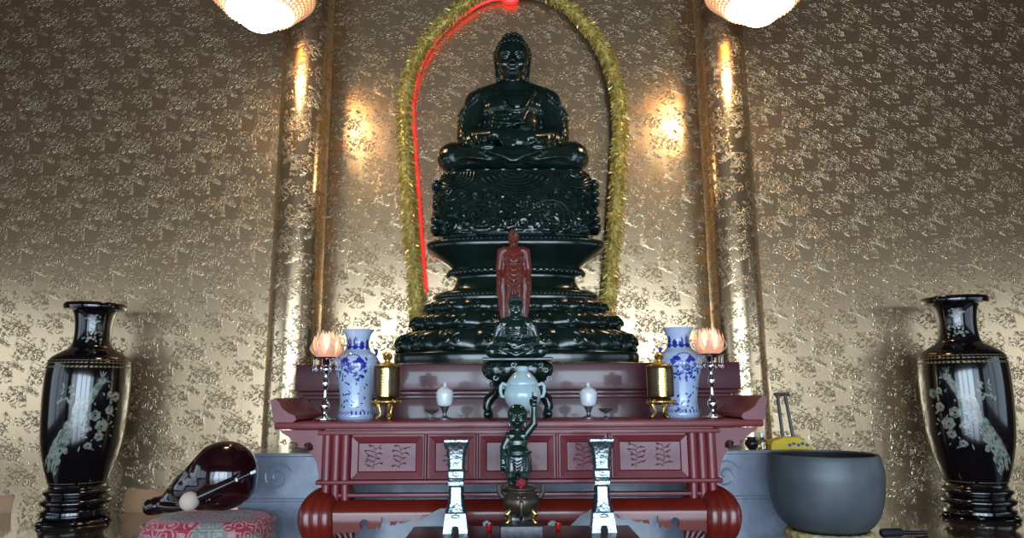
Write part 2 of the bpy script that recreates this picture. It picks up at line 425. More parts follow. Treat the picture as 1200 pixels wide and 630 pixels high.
# ------------------------------------------------------------------ the room
WY = 6.6; HX = 7.0; HZ = 5.5; FY = -3.6
struct('floor', MB().box((0, (WY + FY) / 2, -0.05), (2 * HX, WY - FY + 0.2, 0.1)), M_floor)
struct('wall_back', MB().box((0, 0, HZ / 2), (2 * HX, 0.1, HZ)), M_wall, (0, WY + 0.05, 0))
SW0, SW1, SZ0, SZ1 = -2.4, 5.0, 0.35, 2.3     # long low side windows
for sg, nm in ((-1, 'wall_left'), (1, 'wall_right')):
    sx0 = sg * (HX + 0.05); m = MB()
    m.box((sx0, (WY + FY) / 2, (HZ + SZ1) / 2), (0.1, WY - FY, HZ - SZ1)); m.box((sx0, (WY + FY) / 2, SZ0 / 2), (0.1, WY - FY, SZ0))
    m.box((sx0, (WY + SW1) / 2, (SZ0 + SZ1) / 2), (0.1, WY - SW1, SZ1 - SZ0)); m.box((sx0, (FY + SW0) / 2, (SZ0 + SZ1) / 2), (0.1, SW0 - FY, SZ1 - SZ0))
    for i in range(1, 4): m.box((sx0, SW0 + (SW1 - SW0) * i / 4, (SZ0 + SZ1) / 2), (0.1, 0.12, SZ1 - SZ0))
    struct(nm, m, M_side)
    ld = bpy.data.lights.new('window_daylight', 'AREA'); ld.shape = 'RECTANGLE'; ld.size = SW1 - SW0; ld.size_y = SZ1 - SZ0
    ld.energy = 62; ld.color = (0.70, 0.85, 1.0)
    lo = bpy.data.objects.new('window_daylight', ld); COL.objects.link(lo)
    lo.location = (sg * (HX + 0.12), (SW0 + SW1) / 2, (SZ0 + SZ1) / 2); lo.rotation_euler = (PI / 2, 0, sg * PI / 2)
struct('ceiling', MB().box((0, (WY + FY) / 2, HZ + 0.05), (2 * HX, WY - FY + 0.2, 0.1)), M_ceil)
fw = MB(); DH = 2.6; DW = 2.0; DX = (-4.6, -2.3, 0, 2.3, 4.6)
fw.box((0, FY - 0.05, (HZ + DH) / 2), (2 * HX, 0.1, HZ - DH))
edges = [-HX] + [e for x in DX for e in (x - DW / 2, x + DW / 2)] + [HX]
for i in range(0, len(edges), 2): fw.box(((edges[i] + edges[i + 1]) / 2, FY - 0.05, DH / 2), (edges[i + 1] - edges[i], 0.1, DH))
struct('wall_front', fw, M_side)
# bare plaster where the paper stops short of the floor
def patch(px0, px1, py0):
    x0, x1 = Xp(px0, 590, WY), Xp(px1, 590, WY); zt = Zp(py0, WY, px0)
    poly = [(x0, 0.0), (x1, 0.0), (x1 + 0.01, zt * 0.9), (x1 - 0.03, zt), ((x0 + x1) / 2, zt * 0.93), (x0 + 0.03, zt * 1.02), (x0 - 0.01, zt * 0.8)]
    return MB().prism(poly, WY - 0.004, WY)
struct('trim_1', patch(-60, 14, 580), M_tan); struct('trim_2', patch(146, 200, 572), M_tan)

# daylight through the three doorways
for x in DX:
    ld = bpy.data.lights.new('doorway_daylight', 'AREA'); ld.shape = 'RECTANGLE'; ld.size = DW; ld.size_y = DH - 0.1
    ld.energy = 190 if abs(x) < 3 else 70; ld.color = (0.68, 0.84, 1.0)
    lo = bpy.data.objects.new('doorway_daylight', ld); COL.objects.link(lo)
    lo.location = (x, FY + 0.02, DH / 2); lo.rotation_euler = (PI / 2, 0, 0)
w = bpy.data.worlds.new('sky'); sc.world = w; w.use_nodes = True
w.node_tree.nodes['Background'].inputs[0].default_value = (0.55, 0.72, 1.0, 1); w.node_tree.nodes['Background'].inputs[1].default_value = 0.5

# ------------------------------------------------------------------ gold columns
PY = 6.25
PZ = 0.0
for px, who in ((345.7, 'left'), (863.7, 'right')):
    x = Xp(px, 373, PY); r = 0.228
    mb = MB().lathe([(r, 0), (r, HZ - 0.001)], 64, cap0=True)
    if who == 'left':
        col = solo('pillar', mb, M_pil, 'tall round gold-papered pillar behind the left end of the altar table, left of the garland', 'pillar', (x, PY, 0), 'round gold pillars beside the altar')
    else:
        c2 = dup(col, (x, PY, 0), 'tall round gold-papered pillar behind the right end of the altar table, right of the garland')

# ------------------------------------------------------------------ marble platform (in three blocks between and beside the pillars' feet)
PF = 4.90
zP = Zp(529, PF)
xl, xr = Xp(283, 529, PF), Xp(952, 529, PF)
plx = [Xp(345.7, 373, PY), Xp(863.7, 373, PY)]
pm = MB()
def notch(cx, cy, r, n, a0, a1): return [(cx + r * math.cos(math.radians(a0 + (a1 - a0) * i / n)), cy + r * math.sin(math.radians(a0 + (a1 - a0) * i / n))) for i in range(n + 1)]
# plan outline stops in front of the pillars at the sides and reaches the wall between them
plan = [(xl, PF), (xr, PF), (xr, 5.98), (plx[1] - 0.26, 5.98), (plx[1] - 0.26, WY - 0.002), (plx[0] + 0.26, WY - 0.002), (plx[0] + 0.26, 5.98), (xl, 5.98)]
vb = [pm.bm.verts.new((x, y, 0)) for x, y in plan]; vt = [pm.bm.verts.new((x, y, zP)) for x, y in plan]
pm.bm.faces.new(vb); pm.bm.faces.new(vt)
for i in range(len(plan)): j = (i + 1) % len(plan); pm.bm.faces.new((vb[i], vb[j], vt[j], vt[i]))
# thin moulded joint lines and engraved scrolls on the front ends
for zz in (zP * 0.98, zP * 0.52): pm.tube([(xl - 0.004, PF - 0.004, zz), (xr + 0.004, PF - 0.004, zz)], 0.012, 6)
for cx, h in ((xl + 0.25, 1), (xl + 0.6, -1), (xr - 0.25, -1), (xr - 0.6, 1)):
    for cz in (zP * 0.75, zP * 0.27):
        pm.tube([(a, PF - 0.002, b) for a, b in spiral(cx, cz, 0.10, 1.6, 0.4, 20, h)], 0.007, 5)
plat = solo('stone_platform', pm, M_marble, 'blue-grey marble platform with engraved scrolls behind and under the altar', 'platform')

# ------------------------------------------------------------------ red plinth under the statue
PLF = 5.15
zs0, zs1 = Zp(457, PLF), Zp(425.5, PLF)
x0, x1 = Xp(346, 440, PLF), Xp(868, 440, PLF)
xc = (x0 + x1) / 2; pw_ = x1 - x0
t = thing('statue_plinth', 'long red lacquered plinth carrying the dark jade statue, behind the altar table', 'plinth', (xc, 5.85, zP))
PD = 1.38
part('plinth_slab', MB().box((0, PLF + PD / 2 - 5.85, (zs0 + zs1) / 2 - zP), (pw_, PD, zs1 - zs0), 0.012), M_plinth, t)
part('moulding', MB().box((0, PLF + PD / 2 - 5.85, zs0 - 0.015 - zP), (pw_ - 0.03, PD - 0.03, 0.028), 0.008).box((0, PLF + PD / 2 - 5.85, zs0 - 0.043 - zP), (pw_ - 0.12, PD - 0.10, 0.03), 0.008), M_plinth, t)
part('plinth_base', MB().box((0, PLF + PD / 2 - 5.85, (zs0 - 0.055 - zP) / 2), (pw_ - 0.18, PD - 0.16, zs0 - 0.055 - zP), 0.01), M_plinth, t)
zPl = zs1

# ------------------------------------------------------------------ jade pedestal of the big statue
PEY = 6.0; PQ = 5.78; PCX = 605.5
def pp(hw, py): return (hw * ppx(PCX, py, PQ), Zp(py, PQ, PCX) - zPl)
pcx = Xp(PCX, 425, PQ)
ped = thing('statue_pedestal', 'dark jade tiered lotus pedestal under the large seated statue, on the red plinth', 'pedestal', (pcx, PEY, zPl))
SY = 0.42
def tier(pts, n, amp, name, pw=2.3, seg=240, scr=True, extra=None):
    pr = smooth_prof([pp(*q) for q in pts], 4)
    K = len(pr)
    def fn(th, k, N, r):
        v = k / (N - 1); env = math.sin(PI * min(max(v, 0), 1)) ** 0.7
        c = abs(math.cos(n * th / 2))
        return amp * env * (c ** 0.45 - 0.75) * 1.0
    mb = MB().lathe(pr, seg, sy=SY, pw=pw, fn=fn)
    if scr:  # carved scrolls riding on each petal
        zz = sorted(q[1] for q in pr); zm = (zz[0] + zz[-1]) / 2; hh = (zz[-1] - zz[0])
        for i in range(n):
            th = 2 * PI * i / n
            if math.sin(th) > 0.25: continue
            for hnd in (1, -1):
                pts3 = []
                for (da, dz) in spiral(0, 0, hh * 0.24, 1.3, PI / 2, 14, hnd):
                    z = zm + dz; r = rad_at(pr, z)
                    a = th + (hnd * hh * 0.27 + da) / max(r, 0.3)
                    ct, st = math.cos(a), math.sin(a)
                    rr = r / ((abs(ct) ** pw + abs(st) ** pw) ** (1 / pw)) + amp * 0.25
                    pts3.append((rr * ct, rr * st * SY, z))
                mb.tube(pts3, hh * 0.06, 6)
            # pendant tip at the petal foot
            z = zm - hh * 0.38; r = rad_at(pr, z); ct, st = math.cos(th), math.sin(th)
            rr = r / ((abs(ct) ** pw + abs(st) ** pw) ** (1 / pw)) + amp * 0.2
            mb.ell((rr * ct, rr * st * SY, z), (hh * 0.22, hh * 0.10, hh * 0.11), 10, rot=Matrix.Rotation(th + PI / 2, 3, 'Z'))
    if extra: extra(mb, pr)
    return part(name, mb, M_jade, ped, 50)
tier([(147, 425), (148, 420), (147, 414), (141, 411)], 24, 0.0, 'foot_slab', 2.6, 120, False)
tier([(138, 412), (143, 407), (143, 400), (139, 393), (130, 387), (120, 384)], 18, 0.10, 'lotus_tier')
tier([(118, 386), (126, 381), (126, 375), (121, 369), (108, 364)], 18, 0.075, 'lotus_tier')
tier([(104, 366), (110, 361), (109, 355), (102, 350)], 22, 0.045, 'lotus_tier')
def beads(n, hwfac, zf, rad):
    def f(mb, pr):
        z = pr[0][1] + (pr[-1][1] - pr[0][1]) * zf; r = rad_at(pr, z) * hwfac
        for i in range(n):
            th = PI + PI * (i + 0.5) / n
            ct, st = math.cos(th), math.sin(th); rr = r / ((abs(ct) ** 2.6 + abs(st) ** 2.6) ** (1 / 2.6))
            mb.ell((rr * ct, rr * st * SY, z), rad, 8)
    return f
tier([(96, 351), (97, 347), (95, 341), (90, 339)], 1, 0, 'beaded_band', 2.6, 120, False, beads(60, 1.0, 0.5, 0.018))
tier([(86, 341), (78, 336), (73, 328), (72, 322), (76, 318)], 1, 0, 'pedestal_waist', 2.6, 120, False)
tier([(77, 320), (82, 317), (82, 313), (77, 311)], 1, 0, 'carved_ridge', 2.6, 120, False, beads(36, 1.0, 0.3, 0.02))
tier([(76, 312), (82, 306), (93, 298), (101, 292), (106, 288), (107, 284), (104, 280), (90, 278), (88, 273)], 1, 0, 'flared_slab', 2.8, 160, False, beads(64, 1.0, 0.78, 0.012))
# carved block with relief
mb = MB()
b0 = Zp(274, PQ, PCX) - zPl; b1 = Zp(200, PQ, PCX) - zPl; hb = b1 - b0
bw = 94 * ppx(PCX, 240, PQ)
prb = smooth_prof([(bw * 0.96, b0), (bw * 1.0, b0 + hb * 0.12), (bw * 1.005, b0 + hb * 0.5), (bw * 0.985, b0 + hb * 0.8), (bw * 0.93, b0 + hb * 1.0)], 8)
mb.lathe(prb, 200, sy=SY, pw=4.5, fn=lambda th, k, N, r: 0.012 * math.sin(th * 30) * math.sin(k * 1.1))
def on_block(pts2, rad, seg=6):
    o = []
    for xx, zz in pts2:
        r = rad_at(prb, zz); xx = max(-r * 0.98, min(r * 0.98, xx))
        yy = -(max(r ** 4.5 - abs(xx) ** 4.5, 0)) ** (1 / 4.5) * SY
        o.append((xx, yy, zz))
    mb.tube(o, rad, seg)
rr_ = random.Random(3)
for rowi, zf in enumerate((0.13, 0.27, 0.41, 0.55)):
    nn = 10 + rowi % 2
    for i in range(nn):
        x = -bw * 0.9 + 1.8 * bw * (i + 0.5) / nn
        sp = spiral(abs(x), b0 + hb * zf + rr_.uniform(-.02, .02), rr_.uniform(0.045, 0.075), 1.4, rr_.uniform(0, 6), 16, 1)
        on_block([((a if x > 0 else -a), b) for a, b in sp], rr_.uniform(0.011, 0.018))
for sgn in (1, -1):     # two large roundel dragons
    cx = sgn * bw * 0.42
    for k, rr in enumerate((0.17, 0.125, 0.085)):
        on_block([(cx + rr * math.cos(a), b0 + hb * 0.25 + rr * 0.8 * math.sin(a)) for a in [math.radians(q) for q in range(-160 + k * 25, 161 - 30 * k, 20)]], 0.014)
# hanging robe cloth over the block: swags
for cx, w_, dep in ((0, 0.30, 0.17), (-0.52, 0.17, 0.14), (0.52, 0.17, 0.14)):
    for k in range(5):
        f = 1 - k * 0.17
        on_block([(cx + w_ * f * math.cos(a), b1 - 0.03 - dep * f * math.sin(a)) for a in [math.radians(q) for q in range(0, 181, 15)]], 0.016)
for i in range(26):
    x = -bw * 0.95 + 1.9 * bw * i / 25
    on_block([(x, b0 + hb * 0.64 + 0.02 * math.sin(i * 1.3)), (x + 0.03, b0 + hb * 0.60), (x + 0.06, b0 + hb * 0.64 + 0.02 * math.sin(i * 1.3))], 0.012)
for sg in (-1, 1):
    for k in range(6):
        mb.ell((sg * bw * 1.0, -0.08 + rr_.uniform(-.1, .1), b0 + hb * (0.1 + 0.14 * k)), (0.05, 0.12, 0.06), 10)
part('carved_block', mb, M_jade, ped, 60)

# ------------------------------------------------------------------ figures
def head(mb, c, s, tilt=0.0):
    """head of height s (chin to crown), looking to -y; c = centre"""
    T = Matrix.Translation(Vector(c)) @ Matrix.Rotation(tilt, 4, 'X')
    def q(x, y, z): return T @ Vector((x * s, y * s, z * s))
    mb.ell(q(0, 0.04, 0.10), (0.36 * s, 0.42 * s, 0.41 * s), 24)
    mb.ell(q(0, -0.06, -0.14), (0.31 * s, 0.33 * s, 0.33 * s), 24)
    mb.ell(q(0, -0.22, -0.38), (0.13 * s, 0.12 * s, 0.09 * s), 16)
    for sx in (-1, 1):
        mb.ell(q(sx * 0.19, -0.26, -0.15), (0.13 * s, 0.11 * s, 0.13 * s), 14)
        mb.tube([q(sx * 0.04, -0.37, 0.06), q(sx * 0.12, -0.385, 0.105), q(sx * 0.21, -0.335, 0.10), q(sx * 0.28, -0.25, 0.05)], [0.03 * s, 0.034 * s, 0.032 * s, 0.02 * s], 8)
        mb.ell(q(sx * 0.145, -0.335, 0.0), (0.085 * s, 0.05 * s, 0.045 * s), 12)
        mb.cap(q(sx * 0.36, 0.03, 0.06), q(sx * 0.365, 0.02, -0.18), 0.06 * s, 0.05 * s)
        mb.cap(q(sx * 0.365, 0.02, -0.18), q(sx * 0.335, 0.0, -0.40), 0.045 * s, 0.058 * s)
        mb.ell(q(sx * 0.055, -0.40, -0.155), (0.045 * s, 0.05 * s, 0.04 * s), 8)
    mb.cap(q(0, -0.36, 0.05), q(0, -0.455, -0.13), 0.035 * s, 0.055 * s)
    mb.cap(q(-0.075, -0.355, -0.255), q(0.075, -0.355, -0.255), 0.035 * s, 0.035 * s)
    mb.cap(q(-0.05, -0.35, -0.305), q(0.05, -0.35, -0.305), 0.036 * s, 0.036 * s)
def hair(c, s, bump=True, ush=True, ring=(5, 34)):
    mb = MB(); c = Vector(c)
    mb.ell(c + Vector((0, 0.075 * s, 0.14 * s)), (0.40 * s, 0.44 * s, 0.42 * s), 28)
    if ush: mb.ell(c + Vector((0, 0.08 * s, 0.50 * s)), (0.25 * s, 0.25 * s, 0.20 * s), 20)
    if bump:
        for lv in range(9):
            ph = math.radians(8 + lv * 12)
            n = max(5, int(26 * math.sin(ph)))
            for i in range(n):
                a = 2 * PI * (i + 0.5 * (lv % 2)) / n
                d = Vector((0.40 * math.sin(ph) * math.cos(a), 0.44 * math.sin(ph) * math.sin(a), 0.42 * math.cos(ph)))
                if d.z < 0.20 and d.y < -0.06: continue
                mb.ell(c + Vector((d.x, d.y + 0.075, d.z + 0.14)) * s, 0.05 * s, 8)
        for lv in range(4):
            ph = math.radians(15 + lv * 24); n = max(4, int(15 * math.sin(ph)))
            for i in range(n):
                a = 2 * PI * (i + 0.5 * (lv % 2)) / n
                mb.ell(c + Vector((0.25 * math.sin(ph) * math.cos(a), 0.25 * math.sin(ph) * math.sin(a) + 0.08, 0.50 + 0.20 * math.cos(ph))) * s, 0.045 * s, 8)
    return mb
def fingers(mb, wrist, dirv, side, upv, L, r, curl=0.3, thumb=1):
    """palm and five fingers; dirv to the fingertips, side across the palm towards the thumb"""
    wrist, d, sd, u = Vector(wrist), Vector(dirv).normalized(), Vector(side).normalized(), Vector(upv).normalized()
    palm = wrist + d * L * 0.28
    rot = Matrix((sd, d, u)).transposed()
    mb.ell(palm, (L * 0.24, L * 0.34, L * 0.13), 14, rot=rot)
    for k, (off, ln) in enumerate(((0.17, 0.46), (0.06, 0.52), (-0.055, 0.48), (-0.165, 0.38))):
        b = wrist + d * L * 0.52 + sd * L * off
        m_ = b + d * L * ln * 0.52 - u * L * ln * curl * 0.12
        e = m_ + d * L * ln * 0.42 - u * L * ln * curl * 0.45
        mb.cap(b, m_, r, r * 0.92, 8); mb.cap(m_, e, r * 0.92, r * 0.75, 8)
    b = wrist + d * L * 0.18 + sd * L * 0.20
    m_ = b + (d * 0.65 + sd * 0.55) * L * 0.26; e = m_ + (d * 0.95 + sd * 0.05) * L * 0.22
    mb.cap(b, m_, r * 1.15, r, 8); mb.cap(m_, e, r, r * 0.8, 8)

def seated_body(vox=0.0105):
    """seated figure about 1.4 tall, facing -y, sitting at z = 0"""
    mb = MB()
    # lap and crossed legs under the robe
    mb.ell((0, 0.0, 0.10), (0.50, 0.30, 0.11), 28)
    for s in (-1, 1):
        mb.cap((s * 0.20, 0.10, 0.19), (s * 0.49, -0.10, 0.135), 0.17, 0.135, 18)
        mb.ell((s * 0.51, -0.09, 0.145), (0.16, 0.17, 0.145), 20)
        mb.cap((s * 0.50, -0.14, 0.11), (-s * 0.10, -0.29, 0.10), 0.115, 0.085, 16)
    mb.ell((0, -0.22, 0.08), (0.34, 0.13, 0.09), 20)
    # feet, soles up
    for s in (-1, 1): mb.ell((s * 0.25, -0.25, 0.185), (0.12, 0.06, 0.04), 14, rot=Matrix.Rotation(s * 0.3, 3, 'Z'))
    # torso
    mb.ell((0, 0.08, 0.30), (0.26, 0.20, 0.22), 24)
    mb.ell((0, 0.06, 0.50), (0.275, 0.195, 0.27), 24)
    mb.ell((0, 0.05, 0.66), (0.30, 0.19, 0.17), 24)
    mb.cap((-0.26, 0.06, 0.745), (0.26, 0.06, 0.745), 0.125, 0.125, 20)
    for s in (-1, 1): mb.cap((s * 0.05, 0.06, 0.87), (s * 0.27, 0.06, 0.77), 0.085, 0.11, 18)
    mb.ell((0, 0.06, 0.84), (0.15, 0.12, 0.12), 18)
    mb.cap((0, 0.055, 0.78), (0, 0.04, 0.98), 0.125, 0.088, 18)
    for z in (0.885, 0.915, 0.945): mb.tube([(0.088 * math.cos(a), 0.045 + 0.088 * math.sin(a), z) for a in [2 * PI * i / 16 for i in range(16)]], 0.012, 6, closed=True)
    # sleeves
    for s in (-1, 1):
        mb.cap((s * 0.315, 0.06, 0.72), (s * 0.385, 0.03, 0.42), 0.13, 0.125, 18)
        mb.cap((s * 0.385, 0.03, 0.42), (s * 0.36, -0.06, 0.30), 0.125, 0.10, 18)
        mb.cap((s * 0.375, -0.02, 0.36), (s * 0.16, -0.25, 0.27 + (0.03 if s < 0 else 0)), 0.105, 0.07, 16)
        mb.ell((s * 0.40, 0.02, 0.29), (0.10, 0.14, 0.12), 16)
    # hands laid in the lap
    fingers(mb, (0.15, -0.27, 0.25), (-1, -0.18, -0.05), (0, 0.2, 1), (0, -1, 0.2), 0.27, 0.0185, 0.2)
    fingers(mb, (-0.15, -0.265, 0.305), (1, -0.2, -0.12), (0, 0.25, 1), (0, -1, 0.2), 0.27, 0.0185, 0.25)
    head(mb, (0, -0.01, 1.10), 0.40, 0.10)
    # drapery ridges over chest, sleeves and knees
    def ridge(pts, r): mb.tube(smooth_prof(pts, 5), r, 8)
    for k in range(7):   # robe crossing from the shoulder on the right of the picture
        o = k * 0.055
        ridge([(0.20 - o * 0.5, -0.06 - 0.0 * k, 0.80 - o * 0.4), (0.14 - o * 0.4, -0.135, 0.66 - o), (0.0 - o * 0.35, -0.145, 0.545 - o * 0.75), (-0.17 - o * 0.15, -0.09, 0.56 - o * 0.6)], 0.013)
    ridge([(-0.14, -0.045, 0.83), (-0.09, -0.115, 0.70), (0.0, -0.15, 0.58), (0.10, -0.15, 0.60), (0.19, -0.08, 0.78)], 0.018)
    for s in (-1, 1):
        for k in range(6):
            ridge([(s * (0.30 + 0.02 * k), -0.085 + 0.01 * k, 0.76 - 0.05 * k), (s * (0.42 + 0.01 * k), -0.07, 0.66 - 0.06 * k), (s * 0.50, 0.02, 0.58 - 0.055 * k)], 0.012)
        for k in range(4):
            ridge([(s * (0.44 - 0.06 * k), -0.12 - 0.02 * k, 0.39 - 0.02 * k), (s * (0.42 - 0.05 * k), -0.13 - 0.03 * k, 0.30), (s * (0.36 - 0.04 * k), -0.16 - 0.03 * k, 0.225)], 0.012)
        for k in range(5):
            ridge([(s * (0.60 - 0.02 * k), -0.17 - 0.015 * k, 0.22 - 0.03 * k), (s * (0.45 - 0.02 * k), -0.245 - 0.01 * k, 0.19 - 0.025 * k), (s * (0.25 - 0.03 * k), -0.315, 0.13 - 0.022 * k)], 0.013)
    for k in range(4):
        ridge([(-0.24 + 0.04 * k, -0.34, 0.13 - 0.02 * k), (0, -0.375, 0.06 - 0.012 * k), (0.24 - 0.04 * k, -0.34, 0.13 - 0.02 * k)], 0.013)
    ridge([(-0.10, -0.16, 0.45), (0, -0.17, 0.44), (0.10, -0.16, 0.45)], 0.016)
    mb.ell((0, -0.165, 0.425), (0.03, 0.02, 0.025), 10)
    return remesh(mb, 'body', M_jade, vox, 3, 0.4)
me_seat = seated_body()
zB = Zp(200.5, PQ, PCX) + 0.014
sB = (Zp(24.5, PQ, 601) - zB) / 1.385
bud = thing('buddha_statue', 'large dark jade seated statue with eyes lowered, on the tiered pedestal under the garland', 'statue', (Xp(601.5, 200, PQ), PEY, zB))
bd = part('body', me_seat, parent=bud); bd.scale = (sB * 1.0, sB, sB)
hr = part('hair', hair((0, -0.01, 1.10), 0.40), M_jade, bud, 60); hr.scale = (sB, sB, sB)
print('seat scale', sB)

# ------------------------------------------------------------------ tinsel garland and rope light
GY = 6.47
gl = [(489, 372), (487, 340), (483, 290), (478, 220), (474, 160), (474, 125), (479, 92), (490, 64), (508, 39), (534, 14), (562, -8), (600, -18), (640, -9), (672, 14), (694, 38), (712, 68), (723, 100), (727, 140), (725, 200), (720, 270), (715, 330), (712, 372)]
gp = [P(x, y, GY) for x, y in smooth_prof(gl, 6)]
gm = MB(); gm.tube(gp, 0.045, 8)
gr = random.Random(11)
cum = [0]
for a, b in zip(gp, gp[1:]): cum.append(cum[-1] + (b - a).length)
def along(s):
    for i in range(len(gp) - 1):
        if cum[i + 1] >= s:
            f = (s - cum[i]) / max(cum[i + 1] - cum[i], 1e-6); return gp[i].lerp(gp[i + 1], f), (gp[i + 1] - gp[i]).normalized()
    return gp[-1], (gp[-1] - gp[-2]).normalized()
for i in range(6500):
    p, d = along(cum[-1] * gr.random())
    a = gr.uniform(0, 2 * PI)
    n = Vector((1, 0, 0)).cross(d) if abs(d.x) < 0.9 else Vector((0, 0, 1)).cross(d)
    n.normalize(); bn = d.cross(n)
    o = (n * math.cos(a) + bn * math.sin(a)); tg = d.cross(o)
    dn = d if d.z < 0 else -d
    tip = (o * gr.uniform(0.35, 1.0) + dn * gr.uniform(0.3, 1.1) + tg * gr.uniform(-0.8, 0.8)).normalized() * gr.uniform(0.05, 0.085)
    if (p + o * 0.045 + tip).y > WY - 0.012: tip.y = 0.0
    sdv = tip.cross(o + tg * gr.uniform(-1, 1)); sdv = sdv.normalized() * gr.uniform(0.004, 0.008) if sdv.length > 1e-5 else Vector((0.005, 0, 0))
    b = p + o * 0.04
    gm.face([b - sdv, b + sdv, b + tip * 0.6 + sdv + o * 0.008, b + tip, b + tip * 0.6 - sdv + o * 0.008])
solo('tinsel_garland', gm, M_tinsel, 'gold tinsel garland arching over the large dark jade statue', 'garland')
rope = thing('rope_light', 'thin rope light lit red along the inner left of the gold garland', 'rope light', P(590, 2, GY + 0.065))
def ropepart(px, name, mat, r, lab):
    pts = [P(x, y, GY + 0.065) - rope.location for x, y in smooth_prof(px, 6)]
    m = MB().tube(pts, r, 8); part(name, m, mat, rope, label=lab)
ropepart([(499, 342), (495, 290), (490, 220), (486, 165), (484, 125), (489, 92), (499, 66), (514, 44), (535, 24), (558, 8), (577, 0), (592, -1)], 'lit_tube', M_redled, 0.016, 'tube glowing red')
ropepart([(601, 1), (620, -1), (640, 4), (658, 16), (676, 36), (694, 60), (706, 88), (714, 125), (716, 160), (713, 220), (709, 290), (704, 350)], 'unlit_tube', M_darktube, 0.016, 'dark unlit tube')
ropepart([(588, -3), (594, 1), (602, 1), (606, -2)], 'connector', M_redled, 0.034, 'red lit joint at the top')

# ------------------------------------------------------------------ ceiling lamps
LY = 5.3
def make_lamp(px, py_bot, label):
    p = P(px, py_bot, LY); k = ppx(px, 5, LY)
    t = thing('ceiling_lamp', label, 'lamp', p, 'crystal bowl lamps under the ceiling')
    zc = lambda y: Zp(y, LY, px) - p.z
    part('glass_bowl', MB().lathe(smooth_prof([(0.004, 0.0), (14 * k, 0.010), (24 * k, zc(py_bot - 9)), (33 * k, zc(py_bot - 16)), (37 * k, zc(py_bot - 26)), (37 * k, zc(py_bot - 38))], 4), 48), M_lampglass, t)
    rings = MB()
    for i in range(7):
        r = (39 + 3.4 * i) * k; z = zc(py_bot - 21 - 3.2 * i)
        rings.tube([(r * math.cos(2 * PI * j / 56), r * math.sin(2 * PI * j / 56), z) for j in range(56)], 0.011, 6, closed=True)
        n = 44 + 4 * i
        for j in range(n): rings.ell((r * math.cos(2 * PI * j / n), r * math.sin(2 * PI * j / n), z - 0.016), (0.013, 0.013, 0.019), 6)
    part('crystal_tiers', rings, M_lampbead, t)
    part('frame', MB().lathe([(37 * k, zc(py_bot - 40)), (63 * k, zc(py_bot - 43)), (63 * k, zc(py_bot - 47)), (0.05, zc(py_bot - 52))], 48).tube([(0, 0, zc(py_bot - 52) - 0.01), (0, 0, HZ - p.z)], 0.02, 8).lathe([(0.12, HZ - 0.04 - p.z), (0.14, HZ - p.z)], 24), M_gold, t)
    return t
make_lamp(304, 33, 'glowing crystal bowl lamp hanging at the top left, in front of the left gold pillar')
make_lamp(891, 26, 'glowing crystal bowl lamp hanging at the top right, in front of the right gold pillar')

# ------------------------------------------------------------------ the altar table
TF, TB = 4.20, 4.84
TT = Zp(492.5, TF)
tx = Xp(608.5, 540, TF)
table = thing('altar_table', 'long red lacquered altar table with carved panels and upturned ends', 'table', (tx, TF, 0))
kx = ppx(608, 540, TF)
def TX(px): return (px - 608.5) * kx
def TZ(py): return Zp(py, TF)
D = TB - TF
hwt = 292 * kx
part('table_top', MB().box((0, D / 2, TT - 0.022), (2 * hwt - 0.02, D, 0.044), 0.014), M_redwood, table)
for s in (-1, 1):
    prf = [(TX(608.5 - 292), TT - 0.002), (TX(608.5 - 292), TT + 0.03), (TX(608.5 - 294), TT + 0.075), (TX(608.5 - 296), TT + 0.125), (TX(608.5 - 291), TT + 0.138), (TX(608.5 - 286), TT + 0.115), (TX(608.5 - 281), TT + 0.075), (TX(608.5 - 273), TT + 0.048), (TX(608.5 - 266), TT + 0.035), (TX(608.5 - 264), TT + 0.012), (TX(608.5 - 268), TT - 0.002)]
    m = MB().prism([(s * -1 * x, z) for x, z in prf], 0.005, D - 0.005)
    part('upturned_end', m, M_redwood, table, 30)
FO = 0.05   # frieze set back from the slab edge
zt_, zb_ = TZ(503.5), TZ(563)
part('cornice', MB().box((0, FO + 0.2 - 0.02, (TZ(503) + TZ(508.5)) / 2), (TX(847) - TX(370), 0.44, TZ(503) - TZ(508.5)), 0.006).box((0, FO + 0.2, (TT - 0.044 + TZ(503)) / 2), (TX(840) - TX(377), 0.42, TT - 0.044 - TZ(503) + 0.002)), M_redwood, table)
part('frieze_board', MB().box((0, FO + 0.225, (TZ(508.5) + zb_) / 2), (TX(840) - TX(378), 0.39, TZ(508.5) - zb_)), M_redwood, table)
